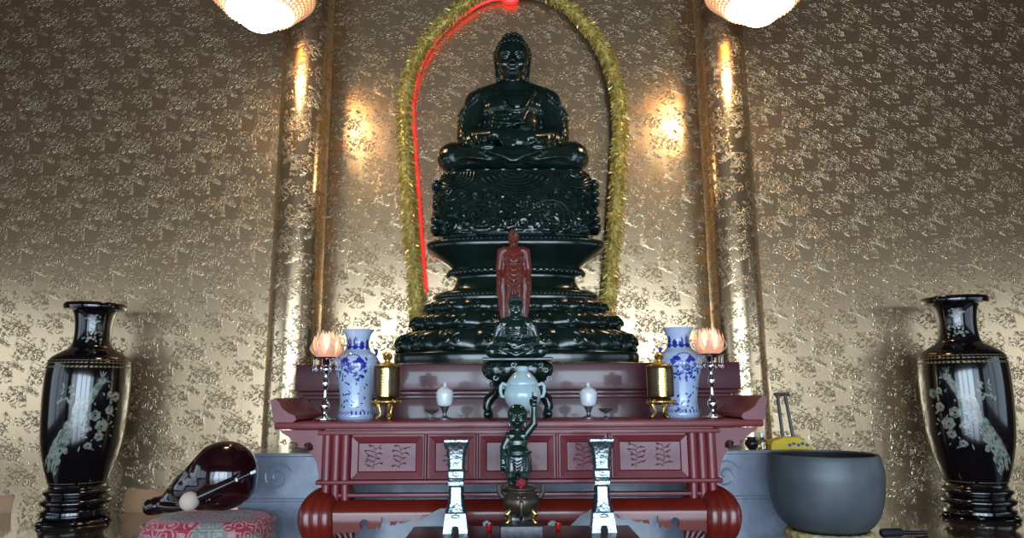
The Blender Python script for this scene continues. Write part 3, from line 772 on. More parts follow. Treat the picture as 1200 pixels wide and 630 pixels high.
def panel(xa, xb, relief):
    fr = MB(); xa, xb = TX(xa), TX(xb); za, zb = TZ(561), TZ(511)
    yb = FO + 0.03
    bvl = 0.035
    o = [(xa, za), (xb, za), (xb, zb), (xa, zb)]; i = [(xa + bvl, za + bvl), (xb - bvl, za + bvl), (xb - bvl, zb - bvl), (xa + bvl, zb - bvl)]
    j = [(xa + bvl + .006, za + bvl + .006), (xb - bvl - .006, za + bvl + .006), (xb - bvl - .006, zb - bvl - .006), (xa + bvl + .006, zb - bvl - .006)]
    for k in range(4):
        q = (k + 1) % 4
        fr.face([(o[k][0], yb, o[k][1]), (o[q][0], yb, o[q][1]), (o[q][0], yb - 0.022, o[q][1]), (o[k][0], yb - 0.022, o[k][1])])
        fr.face([(o[k][0], yb - 0.022, o[k][1]), (o[q][0], yb - 0.022, o[q][1]), (i[q][0], yb - 0.012, i[q][1]), (i[k][0], yb - 0.012, i[k][1])])
        fr.face([(i[k][0], yb - 0.012, i[k][1]), (i[q][0], yb - 0.012, i[q][1]), (j[q][0], yb - 0.001, j[q][1]), (j[k][0], yb - 0.001, j[k][1])])
    f = part('panel_frame', fr, M_redwood, table, 20)
    pm_ = MB(); pm_.box(((xa + xb) / 2, yb + 0.001, (za + zb) / 2), (xb - xa - 2 * bvl, 0.006, zb - za - 2 * bvl))
    w_, h_ = xb - xa - 2 * bvl, zb - za - 2 * bvl
    cz = (za + zb) / 2
    cents = [(xa + xb) / 2 - w_ * 0.22, (xa + xb) / 2 + w_ * 0.22] if relief == 2 else [(xa + xb) / 2]
    rr = random.Random(int(xa * 1000))
    for c in cents:   # little carved flowering sprays
        pm_.tube([(c - 0.01, yb - 0.004, cz - h_ * 0.38), (c + 0.008, yb - 0.005, cz), (c - 0.006, yb - 0.004, cz + h_ * 0.36)], 0.003, 5)
        for k in range(9):
            z = cz - h_ * 0.34 + h_ * 0.085 * k; sg = 1 if k % 2 else -1; L = rr.uniform(0.03, 0.06)
            pm_.tube([(c, yb - 0.004, z), (c + sg * L * 0.6, yb - 0.005, z + 0.012), (c + sg * L, yb - 0.004, z + rr.uniform(-.005, .03))], 0.0026, 5)
            pm_.ell((c + sg * L * rr.uniform(.5, 1), yb - 0.003, z + 0.008), (0.007, 0.003, 0.006), 8)
    part('carved_panel', pm_, M_redpanel, f, 40)
panel(409, 493, 2); panel(501, 555, 1); panel(562, 650, 1); panel(658, 712, 1); panel(721, 809, 2)
for px in (497, 558.5, 654, 716.5): part('divider', MB().tube([(TX(px), FO + 0.02, TZ(563)), (TX(px), FO + 0.02, TZ(508))], 0.011, 10), M_redwood, table)
for c0 in (391, 826):
    m = MB()
    for k in (-1, 0, 1):
        xx = TX(c0 + k * 11)
        m.tube([(xx, FO + 0.012, TZ(563)), (xx, FO + 0.012, TZ(508.5))], 0.031, 14)
        m.tube([(xx + (k * 0.004), FO + 0.02, TZ(590)), (xx, FO + 0.02, TZ(567))], 0.027, 14)
    part('reeded_post', m, M_redwood, table)
part('lower_moulding', MB().box((0, FO + 0.2, (TZ(562) + TZ(567.5)) / 2), (TX(848) - TX(369), 0.46, TZ(562) - TZ(567.5)), 0.01), M_redwood, table)
part('rail', MB().box((0, FO + 0.03, (TZ(578.5) + TZ(583)) / 2), (TX(828) - TX(389), 0.06, TZ(578.5) - TZ(583)), 0.006), M_redwood, table)
# scrolled spandrels below the overhanging ends
for s in (-1, 1):
    pts = [(378, 503), (321, 503), (324, 507), (330, 510), (335, 514), (338, 518), (341, 517.5), (344, 519.5), (343, 522.5), (346, 524), (352, 524), (350.5, 520), (354, 517.5), (358.5, 518), (361.5, 521), (362, 526), (357, 529), (361, 533), (366, 541), (368.5, 552), (371, 562), (378, 563)]
    poly = [(-s * TX(608.5 + (608.5 - x)) if False else s * TX(608.5 + (608.5 - x)), TZ(y)) for x, y in pts]
    part('spandrel', MB().prism(poly, FO + 0.03, FO + 0.065), M_redwood, table, 25)
# bulging lower drum with a scrolled lower edge
dz0 = TZ(583); rows = []
for k in range(13):
    a = PI * 0.98 * k / 12
    rows.append((FO + 0.05 - 0.105 * math.sin(a * 0.62 + 0.05), dz0 - 0.20 * (k / 12)))
drum = MB()
xa, xb = TX(386), TX(831)
outline = [(386, 586), (386, 625), (404, 622), (424, 622), (426.5, 618), (424.5, 612), (426, 607.5), (430.5, 606), (434.5, 608.5), (434.5, 612.5), (431, 614), (434, 618), (441, 618.5), (445, 615), (447, 619), (449.5, 611), (449, 604), (454, 604.5), (460, 609), (459, 614), (466, 613), (468, 609), (471, 612), (478, 610), (484, 607), (488, 604), (487, 609), (496, 607), (497, 602), (499, 605), (505, 601), (511, 597.5), (517, 594.5), (523, 594.5), (530, 599), (538, 603), (545, 610), (551, 616), (566, 617), (566, 611), (571, 608.5), (576, 612), (577, 617), (583, 621), (600, 624)]
full = outline + [(1217 - x, y) for x, y in reversed(outline)]
def bulge(py):
    f = min(max((py - 583) / 42, 0), 1); return FO + 0.045 - 0.115 * math.sin(min(PI * (0.08 + 1.0 * f), PI / 2)) + 0.02 * max(0, f - 0.6)
# swept rounded board: horizontal strips, cut by the outline
poly_t = [(x, y) for x, y in full]
step = 2.0
def inside(x, y):
    c = False; n = len(poly_t)
    for i in range(n):
        x1_, y1_ = poly_t[i]; x2_, y2_ = poly_t[(i + 1) % n]
        if (y1_ > y) != (y2_ > y) and x < (x2_ - x1_) * (y - y1_) / (y2_ - y1_) + x1_: c = not c
    return c
flat = bmesh.new()
fv_ = [flat.verts.new((x, y, 0)) for x, y in full]; flat.faces.new(fv_)
bmesh.ops.triangulate(flat, faces=flat.faces)
for yy in [583 + 2.0 * i for i in range(1, 21)]:
    bmesh.ops.bisect_plane(flat, geom=list(flat.verts) + list(flat.edges) + list(flat.faces), plane_co=(0, yy, 0), plane_no=(0, 1, 0))
fm, bmp = {}, {}
for v in flat.verts:
    fm[v] = drum.bm.verts.new((TX(v.co.x), bulge(v.co.y), TZ(v.co.y))); bmp[v] = drum.bm.verts.new((TX(v.co.x), bulge(v.co.y) + 0.03, TZ(v.co.y)))
for f in flat.faces:
    drum.bm.faces.new([fm[v] for v in f.verts]); drum.bm.faces.new([bmp[v] for v in reversed(f.verts)])
for e in flat.edges:
    if len(e.link_faces) == 1: drum.bm.faces.new((fm[e.verts[0]], fm[e.verts[1]], bmp[e.verts[1]], bmp[e.verts[0]]))
flat.free()
part('drum_apron', drum, M_legred, table, 35)
# bulging reeded legs
def leg(sx, back):
    m = MB()
    for k, (ox, r0) in enumerate(((34, 0.050), (23, 0.047), (12, 0.044))):
        base_px = 373 + (34 - ox)
        path = [(375 + k * 6.5, 577 - 0 + k * 3, .05), (367 + k * 9, 586 + k * 1, -.02), (363 + k * 10.5, 598, -.055), (363.5 + k * 10.5, 612, -.06), (367 + k * 9.5, 626, -.04), (374 + k * 8, 640, .0), (382 + k * 6, 652, .02)]
        pts = []
        for x, y, dy in smooth_prof(path, 4):
            yy = FO + dy
            if back: yy = D - 0.13 - dy
            pts.append((sx * TX(608.5 + (608.5 - x)), yy, TZ(y)))
        n = len(pts)
        rad = [0.020 + r0 * math.sin(PI * min(1, (i + 1.2) / (n * 0.95))) ** 0.6 * 0.62 for i in range(n)]
        pts.append((pts[-1][0] + 0.0, pts[-1][1], 0.0)); rad.append(0.03)
        m.tube(pts, rad, 14)
    return m
for sx in (-1, 1):
    for back in (False, True):
        part('leg', leg(sx, back), M_legred, table, 50)
TBZ = TT

# ------------------------------------------------------------------ things on the altar table
def at(px, Y): return Vector((Xp(px, 490, Y), Y, TT))
# blue and white vases
def bw_vase(px, Y, label, seed):
    o = at(px, Y)
    s = [(20.5, 491), (20.8, 486), (19, 479), (18.5, 468), (20.5, 452), (24, 436), (25, 426), (22, 417), (15, 411), (12.3, 405), (12.5, 399), (15.5, 391), (17.8, 387.5), (18, 386.5)]
    pr = lp(px, Y, s, TT); dz = pr[0][1]; pr = [(r, z - dz) for r, z in pr]; pr = smooth_prof(pr, 5)
    mb = MB(); mb.lathe(pr, 56, cap1=False)
    inner = [(r - 0.006, z) for r, z in reversed(pr[-14:])]
    mb.lathe([(pr[-1][0], pr[-1][1])] + inner, 56, cap0=False)
    H = pr[-1][1]; rr = random.Random(seed)
    # neck lappets
    for a in range(10):
        s0 = -PI + 2 * PI * a / 10
        rN = rad_at(pr, H * 0.86)
        on_prof(mb, pr, leaf2(s0 * rN, H * 0.79, H * rr.uniform(0.08, 0.13), 0.032, PI / 2), 1, face_ang=-PI / 2)
        on_prof(mb, pr, disc2(s0 * rN, H * 0.795, 0.022, 8, 0.2, 0.015), 1)
    # scrolling dragon and clouds over shoulder and belly
    R0 = rad_at(pr, H * 0.55)
    for a in range(3):
        c0 = 2 * PI * a / 3 * R0
        pts = [(c0 - 0.075 + 0.15 * i / 9, H * 0.60 + 0.03 * math.sin(i * 1.1)) for i in range(10)]
        for (xx, zz) in pts: on_prof(mb, pr, disc2(xx, zz, 0.019, 8, 0.35, 0.014), 1)
        for k in range(46):
            on_prof(mb, pr, leaf2(c0 + rr.uniform(-.10, .10), H * rr.uniform(0.44, 0.64), rr.uniform(0.02, 0.045), rr.uniform(0.009, 0.018), rr.uniform(0, 6.3)), 1)
        for k in range(16):
            on_prof(mb, pr, leaf2(c0 + rr.uniform(-.09, .09), H * rr.uniform(0.10, 0.40), rr.uniform(0.016, 0.034), rr.uniform(0.008, 0.014), rr.uniform(0, 6.3)), 1)
        ring = [(c0 + 0.048 * math.cos(i * .35), H * 0.655 + 0.03 * math.sin(i * .35)) for i in range(18)]
        for (xx, zz) in ring: on_prof(mb, pr, disc2(xx, zz, 0.006, 6), 1)
    for a in range(26):
        on_prof(mb, pr, leaf2(2 * PI * a / 26 * rad_at(pr, H * 0.06), H * 0.045, 0.03, 0.012, PI / 2), 1)
    t = thing('porcelain_vase', label, 'vase', o, 'blue and white vases on the altar table')
    part('vase_body', mb, [M_porc, M_cobalt], t, 50)
    for sg in (-1, 1):
        z = H * 0.735; r = rad_at(pr, z)
        hm = MB().tube([(sg * (r - 0.004), 0, z - 0.02), (sg * (r + 0.02), 0, z - 0.01), (sg * (r + 0.024), 0, z + 0.012), (sg * (r + 0.008), 0, z + 0.02)], [0.008, 0.01, 0.011, 0.008], 8).ell((sg * (r + 0.02), 0, z + 0.012), (0.012, 0.012, 0.014), 8)
        part('handle', hm, M_cobalt, t, label='small blue beast-shaped handle')
    return t
bw_vase(416.5, 4.68, 'tall blue and white porcelain vase on the left of the altar table', 5)
bw_vase(799.5, 4.68, 'tall blue and white porcelain vase on the right of the altar table', 9)

def lotus_lamp(px, Y, label, pyc):
    o = at(px, Y); k = ppx(px, 450, Y)
    t = thing('lotus_lamp', label, 'lamp', o, 'lotus lamps on crystal stems')
    zc = lambda y: Zp(y, Y, px) - TT
    part('base', MB().lathe(smooth_prof([(12 * k, 0), (12.5 * k, 0.010), (9 * k, 0.016), (4 * k, 0.028), (2.2 * k, 0.045)], 3), 36), M_chrome, t)
    zt = zc(pyc + 16)
    st = MB()
    z = 0.04; prs = [(2.2 * k, 0.04)]
    for f, rr in ((0.06, 4.5), (0.12, 7), (0.2, 6.5), (0.27, 3), (0.36, 2.2), (0.46, 2.4), (0.54, 4.6), (0.62, 4.8), (0.70, 2.4), (0.78, 3.4), (0.86, 5.2), (0.93, 4.2), (1.0, 8)): prs.append((rr * k * 0.8, 0.04 + f * (zt - 0.04)))
    st.lathe(smooth_prof(prs, 3), 20)
    part('crystal_stem', st, M_chrome, t, 30)
    part('drip_dish', MB().lathe([(3 * k, zt), (15 * k, zt + 0.018), (16.5 * k, zt + 0.028), (14 * k, zt + 0.026), (3 * k, zt + 0.01)], 30), M_chrome, t)
    for i in range(10):
        pd = MB()
        a = 2 * PI * i / 10 + 0.2; r = 14.5 * k
        pd.tube([(r * math.cos(a), r * math.sin(a), zt + 0.018), (r * math.cos(a), r * math.sin(a), zt - 0.03)], 0.0018, 5)
        pd.ell((r * math.cos(a), r * math.sin(a), zt - 0.045), (0.007, 0.007, 0.018), 8)
        part('pendant', pd, M_glass, t)
    fl = MB(); zf = zt + 0.02
    for lay, (n, r0, r1, hgt) in enumerate(((6, 4, 8, 33), (7, 6, 13, 31), (8, 7, 17.5, 26), (8, 8, 20.5, 17))):
        for i in range(n):
            a = 2 * PI * (i + 0.5 * (lay % 2)) / n + 0.3 * lay
            ca, sa = math.cos(a), math.sin(a)
            rows = []
            for q in range(8):
                v = q / 7; rr = (r0 + (r1 - r0) * (math.sin(min(v, .75) / .75 * PI * 0.5)) * (1 - 0.16 * max(0, v - .75) / .25)) * k
                zz = zf + hgt * k * v
                wdt = (6.0 if lay else 5.0) * k * (math.sin(PI * (v * 0.86 + 0.14)) ** 0.7) * (1 - 0.35 * v) + 0.0008
                rows.append([(rr * ca - w_ * sa * wdt + abs(w_) ** 2 * -0.006 * ca, rr * sa + w_ * ca * wdt - abs(w_) ** 2 * 0.006 * sa, zz) for w_ in (-1, -0.5, 0, 0.5, 1)] + [((rr - .004) * ca - w_ * sa * wdt * .95, (rr - .004) * sa + w_ * ca * wdt * .95, zz) for w_ in (0.9, 0.0, -0.9)])
            fl.quadgrid(rows, True)
    part('glass_petals', fl, M_petal, t, 50)
    part('bulb', MB().ell((0, 0, zf + 13 * k), (8 * k, 8 * k, 12 * k), 16), M_bulb, t)
    return t
lotus_lamp(380, 4.42, 'glowing pink lotus lamp on a crystal stem at the left of the altar table', 408)
lotus_lamp(836, 4.42, 'glowing pink lotus lamp on a crystal stem at the right of the altar table', 404)

def votive(px, Y, label):
    o = at(px, Y); k = ppx(px, 450, Y); zc = lambda y: Zp(y, Y, px) - TT
    t = thing('oil_lamp', label, 'oil lamp', o, 'brass drum lamps on tripods')
    for i in range(3):
        a = -PI / 2 + 0.5 + 2 * PI * i / 3; r = 9 * k
        part('leg', MB().chain([(r * 1.15 * math.cos(a), r * 1.15 * math.sin(a), 0.012), (r * 0.75 * math.cos(a), r * 0.75 * math.sin(a), 0.04), (r * 1.2 * math.cos(a), r * 1.2 * math.sin(a), zc(470))], [0.012, 0.008, 0.012], 8), M_gold, t)
    rg = MB().lathe(smooth_prof([(4 * k, zc(474)), (12 * k, zc(473)), (14 * k, zc(470)), (11 * k, zc(466)), (6 * k, zc(465))], 3), 32)
    for i in range(8):
        a = 2 * PI * i / 8
        rg.tube([((13 * k + q[0]) * math.cos(a), (13 * k + q[0]) * math.sin(a), zc(470) + q[1]) for q in spiral(0.008, 0, 0.016, 1.2, PI)], 0.004, 6)
    part('scroll_collar', rg, M_gold, t)
    d = MB().lathe(smooth_prof([(13.5 * k, zc(465)), (15 * k, zc(463)), (15.2 * k, zc(448)), (15 * k, zc(431)), (13 * k, zc(429))], 4), 48)
    dp = [(15.2 * k, zc(466)), (15.3 * k, zc(428))]
    rr = random.Random(int(px))
    for a in range(4):   # four embossed gold panels
        s0 = a * PI / 2 * 15.2 * k
        for kz in range(10):
            for kx_ in range(3):
                on_prof(d, dp, disc2(s0 + (kx_ - 1) * 2.7 * k + rr.uniform(-.5, .5) * k, zc(463 - 3.3 * kz), 1.7 * k, 7, 0.35, 1.7 * k), 1)
    part('drum', d, [M_amber, M_gold], t, 50)
    part('lid', MB().lathe(smooth_prof([(15.5 * k, zc(430)), (15.5 * k, zc(428)), (9 * k, zc(426)), (4 * k, zc(424)), (3 * k, zc(422)), (5.5 * k, zc(419)), (4 * k, zc(416)), (0.5 * k, zc(413))], 3), 32).tube([(5 * k * math.cos(a), 0, zc(418) + 5 * k * math.sin(a)) for a in [2 * PI * i / 14 for i in range(14)]], 0.004, 6, closed=True), M_gold, t)
    return t
votive(452.5, 4.40, 'brass drum oil lamp with finial beside the left blue and white vase')
votive(775.5, 4.40, 'brass drum oil lamp with finial beside the right blue and white vase')

def lid_cup(px, Y, label):
    o = at(px, Y); k = ppx(px, 470, Y); zc = lambda y: Zp(y, Y, px) - TT
    t = thing('lidded_cup', label, 'cup', o, 'small white lidded cups')
    part('stand', MB().lathe(smooth_prof([(7.5 * k, 0), (7 * k, 0.01), (3 * k, 0.02), (2.6 * k, 0.04), (6 * k, zc(475))], 3), 24), M_steel, t)
    part('cup_body', MB().lathe(smooth_prof([(5 * k, zc(476)), (8.5 * k, zc(474)), (10 * k, zc(466)), (10.2 * k, zc(461))], 4), 32), M_white, t)
    part('lid', MB().lathe(smooth_prof([(10.6 * k, zc(461.5)), (10.6 * k, zc(460)), (8 * k, zc(456)), (3 * k, zc(453)), (1.5 * k, zc(452)), (2.2 * k, zc(450)), (0.3 * k, zc(447.5))], 4), 32), M_white, t)
    return t
lid_cup(521, 4.5, 'small white lidded cup on a dark foot, left of the celadon jar')
lid_cup(690, 4.5, 'small white lidded cup on a dark foot, right of the celadon jar')
def goblet(px, Y, label):
    o = at(px, Y); k = ppx(px, 480, Y)
    return solo('offering_dish', MB().lathe(smooth_prof([(5 * k, 0), (4.5 * k, 0.006), (1.5 * k, 0.015), (1.4 * k, 0.035), (6 * k, 0.048), (9 * k, 0.062), (8.6 * k, 0.062), (2 * k, 0.052), (0.2 * k, 0.051)], 3), 28), M_steel, label, 'dish', o, 'small metal stem dishes')
goblet(506, 4.40, 'tiny metal stem dish just left of the left lidded cup')
goblet(710, 4.44, 'tiny metal stem dish just right of the right lidded cup')

# carved stand, small jade statue
ST = 4.64
so = at(607, ST); k = ppx(607, 450, ST); zc = lambda y: Zp(y, ST, 607) - TT
stand = thing('carved_stand', 'dark carved stand with scroll feet behind the celadon jar', 'stand', so)
sm = MB().lathe(smooth_prof([(34 * k, zc(462)), (27 * k, zc(457)), (28 * k, zc(449)), (38 * k, zc(440)), (41 * k, zc(431)), (37 * k, zc(425)), (33 * k, zc(423))], 4), 96, sy=0.42, pw=2.6, fn=lambda th, kk, N, r: 0.008 * math.sin(th * 16) * math.sin(PI * kk / N))
rr = random.Random(21)
for i in range(22):
    x = (-36 + 72 * i / 21) * k
    for kk in range(2):
        zz = zc(rr.uniform(427, 452)); ym = -0.42 * 37 * k * (max(0, 1 - (abs(x) / (41 * k)) ** 2.6)) ** (1 / 2.6)
        sm.tube([(x + a, ym - 0.004, zz + b) for a, b in spiral(0, 0, 0.02, 1.2, rr.uniform(0, 6), 10, rr.choice((1, -1)))], 0.005, 5)
part('carved_body', sm, M_jade, stand, 50)
part('stand_top', MB().box((0, 0, zc(421.3)), (81 * k, 0.25, 0.02), 0.005), M_jade, stand)
for sx in (-1, 1):
    for sy in (-1, 1):
        part('foot', MB().tube([(sx * 26 * k, sy * 0.06, zc(460)), (sx * 34 * k, sy * 0.07, zc(468)), (sx * 36 * k, sy * 0.075, zc(477)), (sx * 32 * k, sy * 0.075, 0.02), (sx * 34 * k, sy * 0.075, 0.001)], [0.03, 0.034, 0.026, 0.018, 0.022], 10).ell((sx * 35 * k, sy * 0.10, 0.03), (0.025, 0.02, 0.028), 10), M_jade, stand)
zS = TT + zc(421.3) + 0.01
s2 = (Zp(345, ST, 605) - zS) / 1.40
sb = thing('jade_statuette', 'small dark green seated statue on the carved stand, below the red standing figure', 'statue', (Xp(605, 420, ST), ST + 0.01, zS + 0.004))
sb_b = part('body', me_seat.copy(), parent=sb); sb_b.scale = (s2 * 1.02, s2 * 0.8, s2)
sb_b.data.materials.clear(); sb_b.data.materials.append(M_jade2)
sb_h = part('hair', hair((0, -0.01, 1.10), 0.40), M_jade2, sb, 60); sb_h.scale = (s2, s2 * 0.8, s2)

# celadon jar
JY = 4.37; jo = at(612.5, JY); k = ppx(612, 455, JY); zc = lambda y: Zp(y, JY, 612) - TT
jar = thing('celadon_jar', 'pale celadon lidded jar with two loop handles in front of the carved stand', 'jar', jo)
for i in range(3):
    a = -PI / 2 + PI / 3 + 2 * PI * i / 3
    part('leg', MB().chain([(13 * k * math.cos(a), 13 * k * math.sin(a), 0.012), (12 * k * math.cos(a), 12 * k * math.sin(a), zc(476))], [0.012, 0.02], 10), M_celadon, jar)
part('jar_body', MB().lathe(smooth_prof([(8 * k, zc(482)), (14 * k, zc(479)), (20 * k, zc(470)), (21.5 * k, zc(461)), (19 * k, zc(453)), (17 * k, zc(450))], 5), 48), M_celadon, jar)
part('lid', MB().lathe(smooth_prof([(18.5 * k, zc(450.5)), (18 * k, zc(447)), (14 * k, zc(441)), (9 * k, zc(436)), (6.5 * k, zc(434)), (7.5 * k, zc(431)), (6 * k, zc(429)), (0.4 * k, zc(428.5))], 4), 40), M_celadon, jar)
for s in (-1, 1):
    part('handle', MB().tube([(s * 18 * k, 0, zc(465)), (s * 24 * k, 0, zc(464)), (s * 25.5 * k, 0, zc(459)), (s * 25.5 * k, 0, zc(452)), (s * 23.5 * k, 0, zc(449)), (s * 17.5 * k, 0, zc(451))], [0.01, 0.011, 0.011, 0.011, 0.011, 0.01], 8), M_celadon, jar)

# ------------------------------------------------------------------ red standing figure
SRY = 5.27
zr0 = zPl
zf = Zp(384, SRY, 602)
kk = (Zp(270, SRY, 602) - zf) / 1.0   # total figure height
srx = Xp(602.5, 380, SRY)
red = thing('standing_figure', 'red wooden standing figure in a long robe behind the small jade statue', 'statue', (srx, SRY, zr0))
hgt = zf - zr0
part('lotus_base', MB().lathe(smooth_prof([(0.12, 0), (0.125, 0.04), (0.095, 0.08), (0.085, hgt * 0.6), (0.115, hgt * 0.85), (0.11, hgt)], 4), 48, sy=0.75, fn=lambda th, q, N, r: 0.006 * math.cos(th * 14)), M_statred, red)
rb = MB()
rb.ell((0, 0, 0.935), (0.052, 0.058, 0.062), 18)
head(rb, (0, -0.004, 0.922), 0.132)
rb.cap((0, 0, 0.80), (0, 0, 0.88), 0.045, 0.035)
rb.cap((-0.095, 0, 0.795), (0.095, 0, 0.795), 0.045, 0.045); rb.ell((0, 0, 0.72), (0.115, 0.075, 0.12), 20)
rb.ell((0, 0, 0.56), (0.105, 0.07, 0.16), 20)
rb.cap((-0.035, 0, 0.5), (-0.045, 0, 0.12), 0.075, 0.055); rb.cap((0.035, 0, 0.5), (0.045, 0, 0.12), 0.075, 0.055)
for s in (-1, 1):
    rb.cap((s * 0.128, 0, 0.78), (s * 0.15, 0.005, 0.60), 0.043, 0.036); rb.cap((s * 0.15, 0.005, 0.60), (s * 0.145, -0.03, 0.46), 0.034, 0.026)
    fingers(rb, (s * 0.145, -0.03, 0.455), (0, -0.15, -1), (-s * 0.3, -1, 0), (s, 0, 0), 0.095, 0.008, 0.25)
    # hanging sleeves and robe fall
    rb.chain([(s * 0.145, 0.02, 0.62), (s * 0.15, 0.02, 0.40), (s * 0.125, 0.01, 0.18), (s * 0.115, 0.0, 0.10)], [0.035, 0.03, 0.026, 0.02], 10)
    rb.chain([(s * 0.11, 0.0, 0.5), (s * 0.105, 0.0, 0.2), (s * 0.10, 0, 0.1)], [0.045, 0.035, 0.025], 10)
    rb.chain([(s * 0.09, 0.03, 0.76), (s * 0.115, 0.035, 0.5), (s * 0.12, 0.03, 0.2), (s * 0.115, 0.02, 0.12)], [0.05, 0.05, 0.04, 0.03], 12)
    rb.cap((s * 0.05, -0.01, 0.12), (s * 0.055, -0.01, 0.03), 0.03, 0.026); rb.ell((s * 0.055, -0.045, 0.02), (0.028, 0.06, 0.02), 12)
for q in range(7):
    zz = 0.74 - q * 0.05; ww = 0.07 - 0.004 * q
    rb.tube(smooth_prof([(-ww, -0.066, zz), (-ww * 0.5, -0.08, zz - 0.03), (0, -0.083, zz - 0.042), (ww * 0.5, -0.08, zz - 0.03), (ww, -0.066, zz)], 3), 0.008, 6)
for q in (-0.07, -0.035, 0.0, 0.035, 0.07): rb.tube([(q * 0.9, -0.066, 0.44), (q * 1.0, -0.078, 0.30), (q * 1.1, -0.064, 0.14)], 0.008, 6)
rb.xf(Matrix.Scale(kk, 4))
me = remesh(rb, 'body', M_statred, 0.0058 * kk + 0.0008, 2, 0.4)
o = part('body', me, parent=red); o.location = (0, 0, hgt - 0.004)
hr = hair((0, -0.004 * kk, 0.922 * kk), 0.132 * kk, True); o = part('hair', hr, simple('dark_red_wood', (0.10, 0.03, 0.02), 0.4), red, 60, label='darker curled hair'); o.location = (0, 0, hgt - 0.004)

# ------------------------------------------------------------------ low front table with its things
LB, LF = 4.02, 3.30
LT = Zp(615.5, LB)
lx0, lx1 = Xp(485, 616, LB), Xp(737, 616, LB)
low = thing('low_table', 'low dark red lacquered table in front of the altar table', 'table', ((lx0 + lx1) / 2, (LB + LF) / 2, 0))
lw = lx1 - lx0
part('table_top', MB().box((0, 0, LT - 0.02), (lw, LB - LF, 0.04), 0.008), M_lowtable, low)
part('apron', MB().box((0, 0, LT - 0.07), (lw - 0.06, LB - LF - 0.06, 0.06), 0.004), M_lowtable, low)
for sx in (-1, 1):
    for sy in (-1, 1):
        part('leg', MB().chain([(sx * (lw / 2 - 0.07), sy * ((LB - LF) / 2 - 0.07), LT - 0.07), (sx * (lw / 2 - 0.06), sy * ((LB - LF) / 2 - 0.06), 0.03)], [0.04, 0.03], 10), M_lowtable, low)
def lat(px, Y): return Vector((Xp(px, 618, Y), Y, LT))

def silver(px, Y, label):
    o = lat(px, Y); k = ppx(px, 570, Y); zc = lambda y: Zp(y, Y, px) - LT
    zb = zc(625)
    t = thing('altar_vase', label, 'vase', o, 'square silver altar vases')
    def sq(pts, m, mi=0):
        rows = [[(a * h * k, b * h * k, zc(y) - zb) for a, b in ((-1, -1), (0, -1.03), (1, -1), (1.03, 0), (1, 1), (0, 1.03), (-1, 1), (-1.03, 0))] for h, y in pts]
        m.quadgrid(rows, True, mi); return m
    m = MB()
    sq(smooth_prof([(9.5, 601), (6.8, 590), (6.3, 580), (6.2, 572)], 4), m); 
    part('lower_body', m, M_silver, t, 30)
    m = sq([(7.2, 572.5), (8.6, 570), (8.8, 566), (7.6, 563), (9.4, 561), (9.6, 554), (7.6, 551)], MB())
    m.ell((0, -9 * k, zc(557.5) - zb), (5 * k, 1.2 * k, 2.5 * k), 10)
    part('knop', m, M_silver, t, 25)
    m = sq(smooth_prof([(7.2, 551), (7.6, 540), (9.5, 528), (12.6, 520), (13.4, 518)], 4), MB())
    m2 = sq([(13.6, 519.5), (13.8, 517), (12, 517), (8, 524)], m)
    for zz, w_ in ((545, 4.0), (538, 4.5), (531, 5)):
        m.tube([(a * k + 0, -(8.0 + (545 - zz) * 0.14) * k, zc(zz) - zb + b * k) for a, b in spiral(0, 0, w_ * 0.7, 1.2, 0, 10)], 0.5 * k, 5)
    part('trumpet_neck', m, M_silver, t, 30)
    # foot with an arched opening on each side
    m = sq([(9.4, 601), (11.5, 602.5), (12, 606), (12.3, 608), (12.8, 612), (13.2, 616.5)], MB())
    for sx in (-1, 1):
        for sy in (-1, 1):
            rows = []
            for h0, h1, y in ((1.2, 13.2, 616), (3.2, 13.3, 617.5), (4.4, 13.7, 621), (4.2, 14.2, 625)):
                rows.append([(sx * a * k, sy * b * k, zc(y) - zb) for a, b in ((h0, h0), (h1, h0), (h1, h1), (h0, h1))])
            m.quadgrid(rows, True)
    m.tube([(a * k, -12.4 * k, zc(606) - zb + b * k) for a, b in spiral(0, 0, 3, 1.2, 0, 10)], 0.5 * k, 5)
    m.ell((0, -11.8 * k, zc(606) - zb), (6 * k, 1.2 * k, 2.6 * k), 10)
    part('foot', m, M_silver, t, 25)
    # notched flanges down the four corners
    for q in range(4):
        fl = MB(); ang = PI / 4 + q * PI / 2
        sp_ = [(h * k * 1.40, zc(y) - zb) for h, y in ((9.4, 602), (6.8, 590), (6.3, 580), (6.4, 573), (9.2, 561), (9.3, 554), (7.4, 549), (7.8, 540), (9.6, 528), (12.6, 520))]
        fl.tube([(math.cos(ang) * r, math.sin(ang) * r, z) for r, z in sp_], 0.9 * k, 6)
        for y0, y1, h0, h1 in ((602, 592, 9.6, 7.2), (590, 583, 7, 6.4), (581, 574, 6.4, 6.2), (549, 540, 7.3, 7.8), (538, 530, 8, 9.3), (528, 521, 9.8, 12.5)):
            rows = []
            for y, h in ((y0, h0), (y1, h1)):
                r = h * k * 1.38; d = Vector((math.cos(ang), math.sin(ang), 0)); n = Vector((-d.y, d.x, 0)) * 0.9 * k
                z = zc(y) - zb
                rows.append([(d * r - n) + Vector((0, 0, z)), (d * (r + 2.6 * k) - n) + Vector((0, 0, z)), (d * (r + 2.6 * k) + n) + Vector((0, 0, z)), (d * r + n) + Vector((0, 0, z))])
            fl.quadgrid(rows, True)
        part('flange', fl, M_silverdk, t, 25, label='dark notched corner flange')
    return t
silver(534.5, 3.86, 'square silver flared vase on the left of the low table')
silver(706.5, 3.86, 'square silver flared vase on the right of the low table')

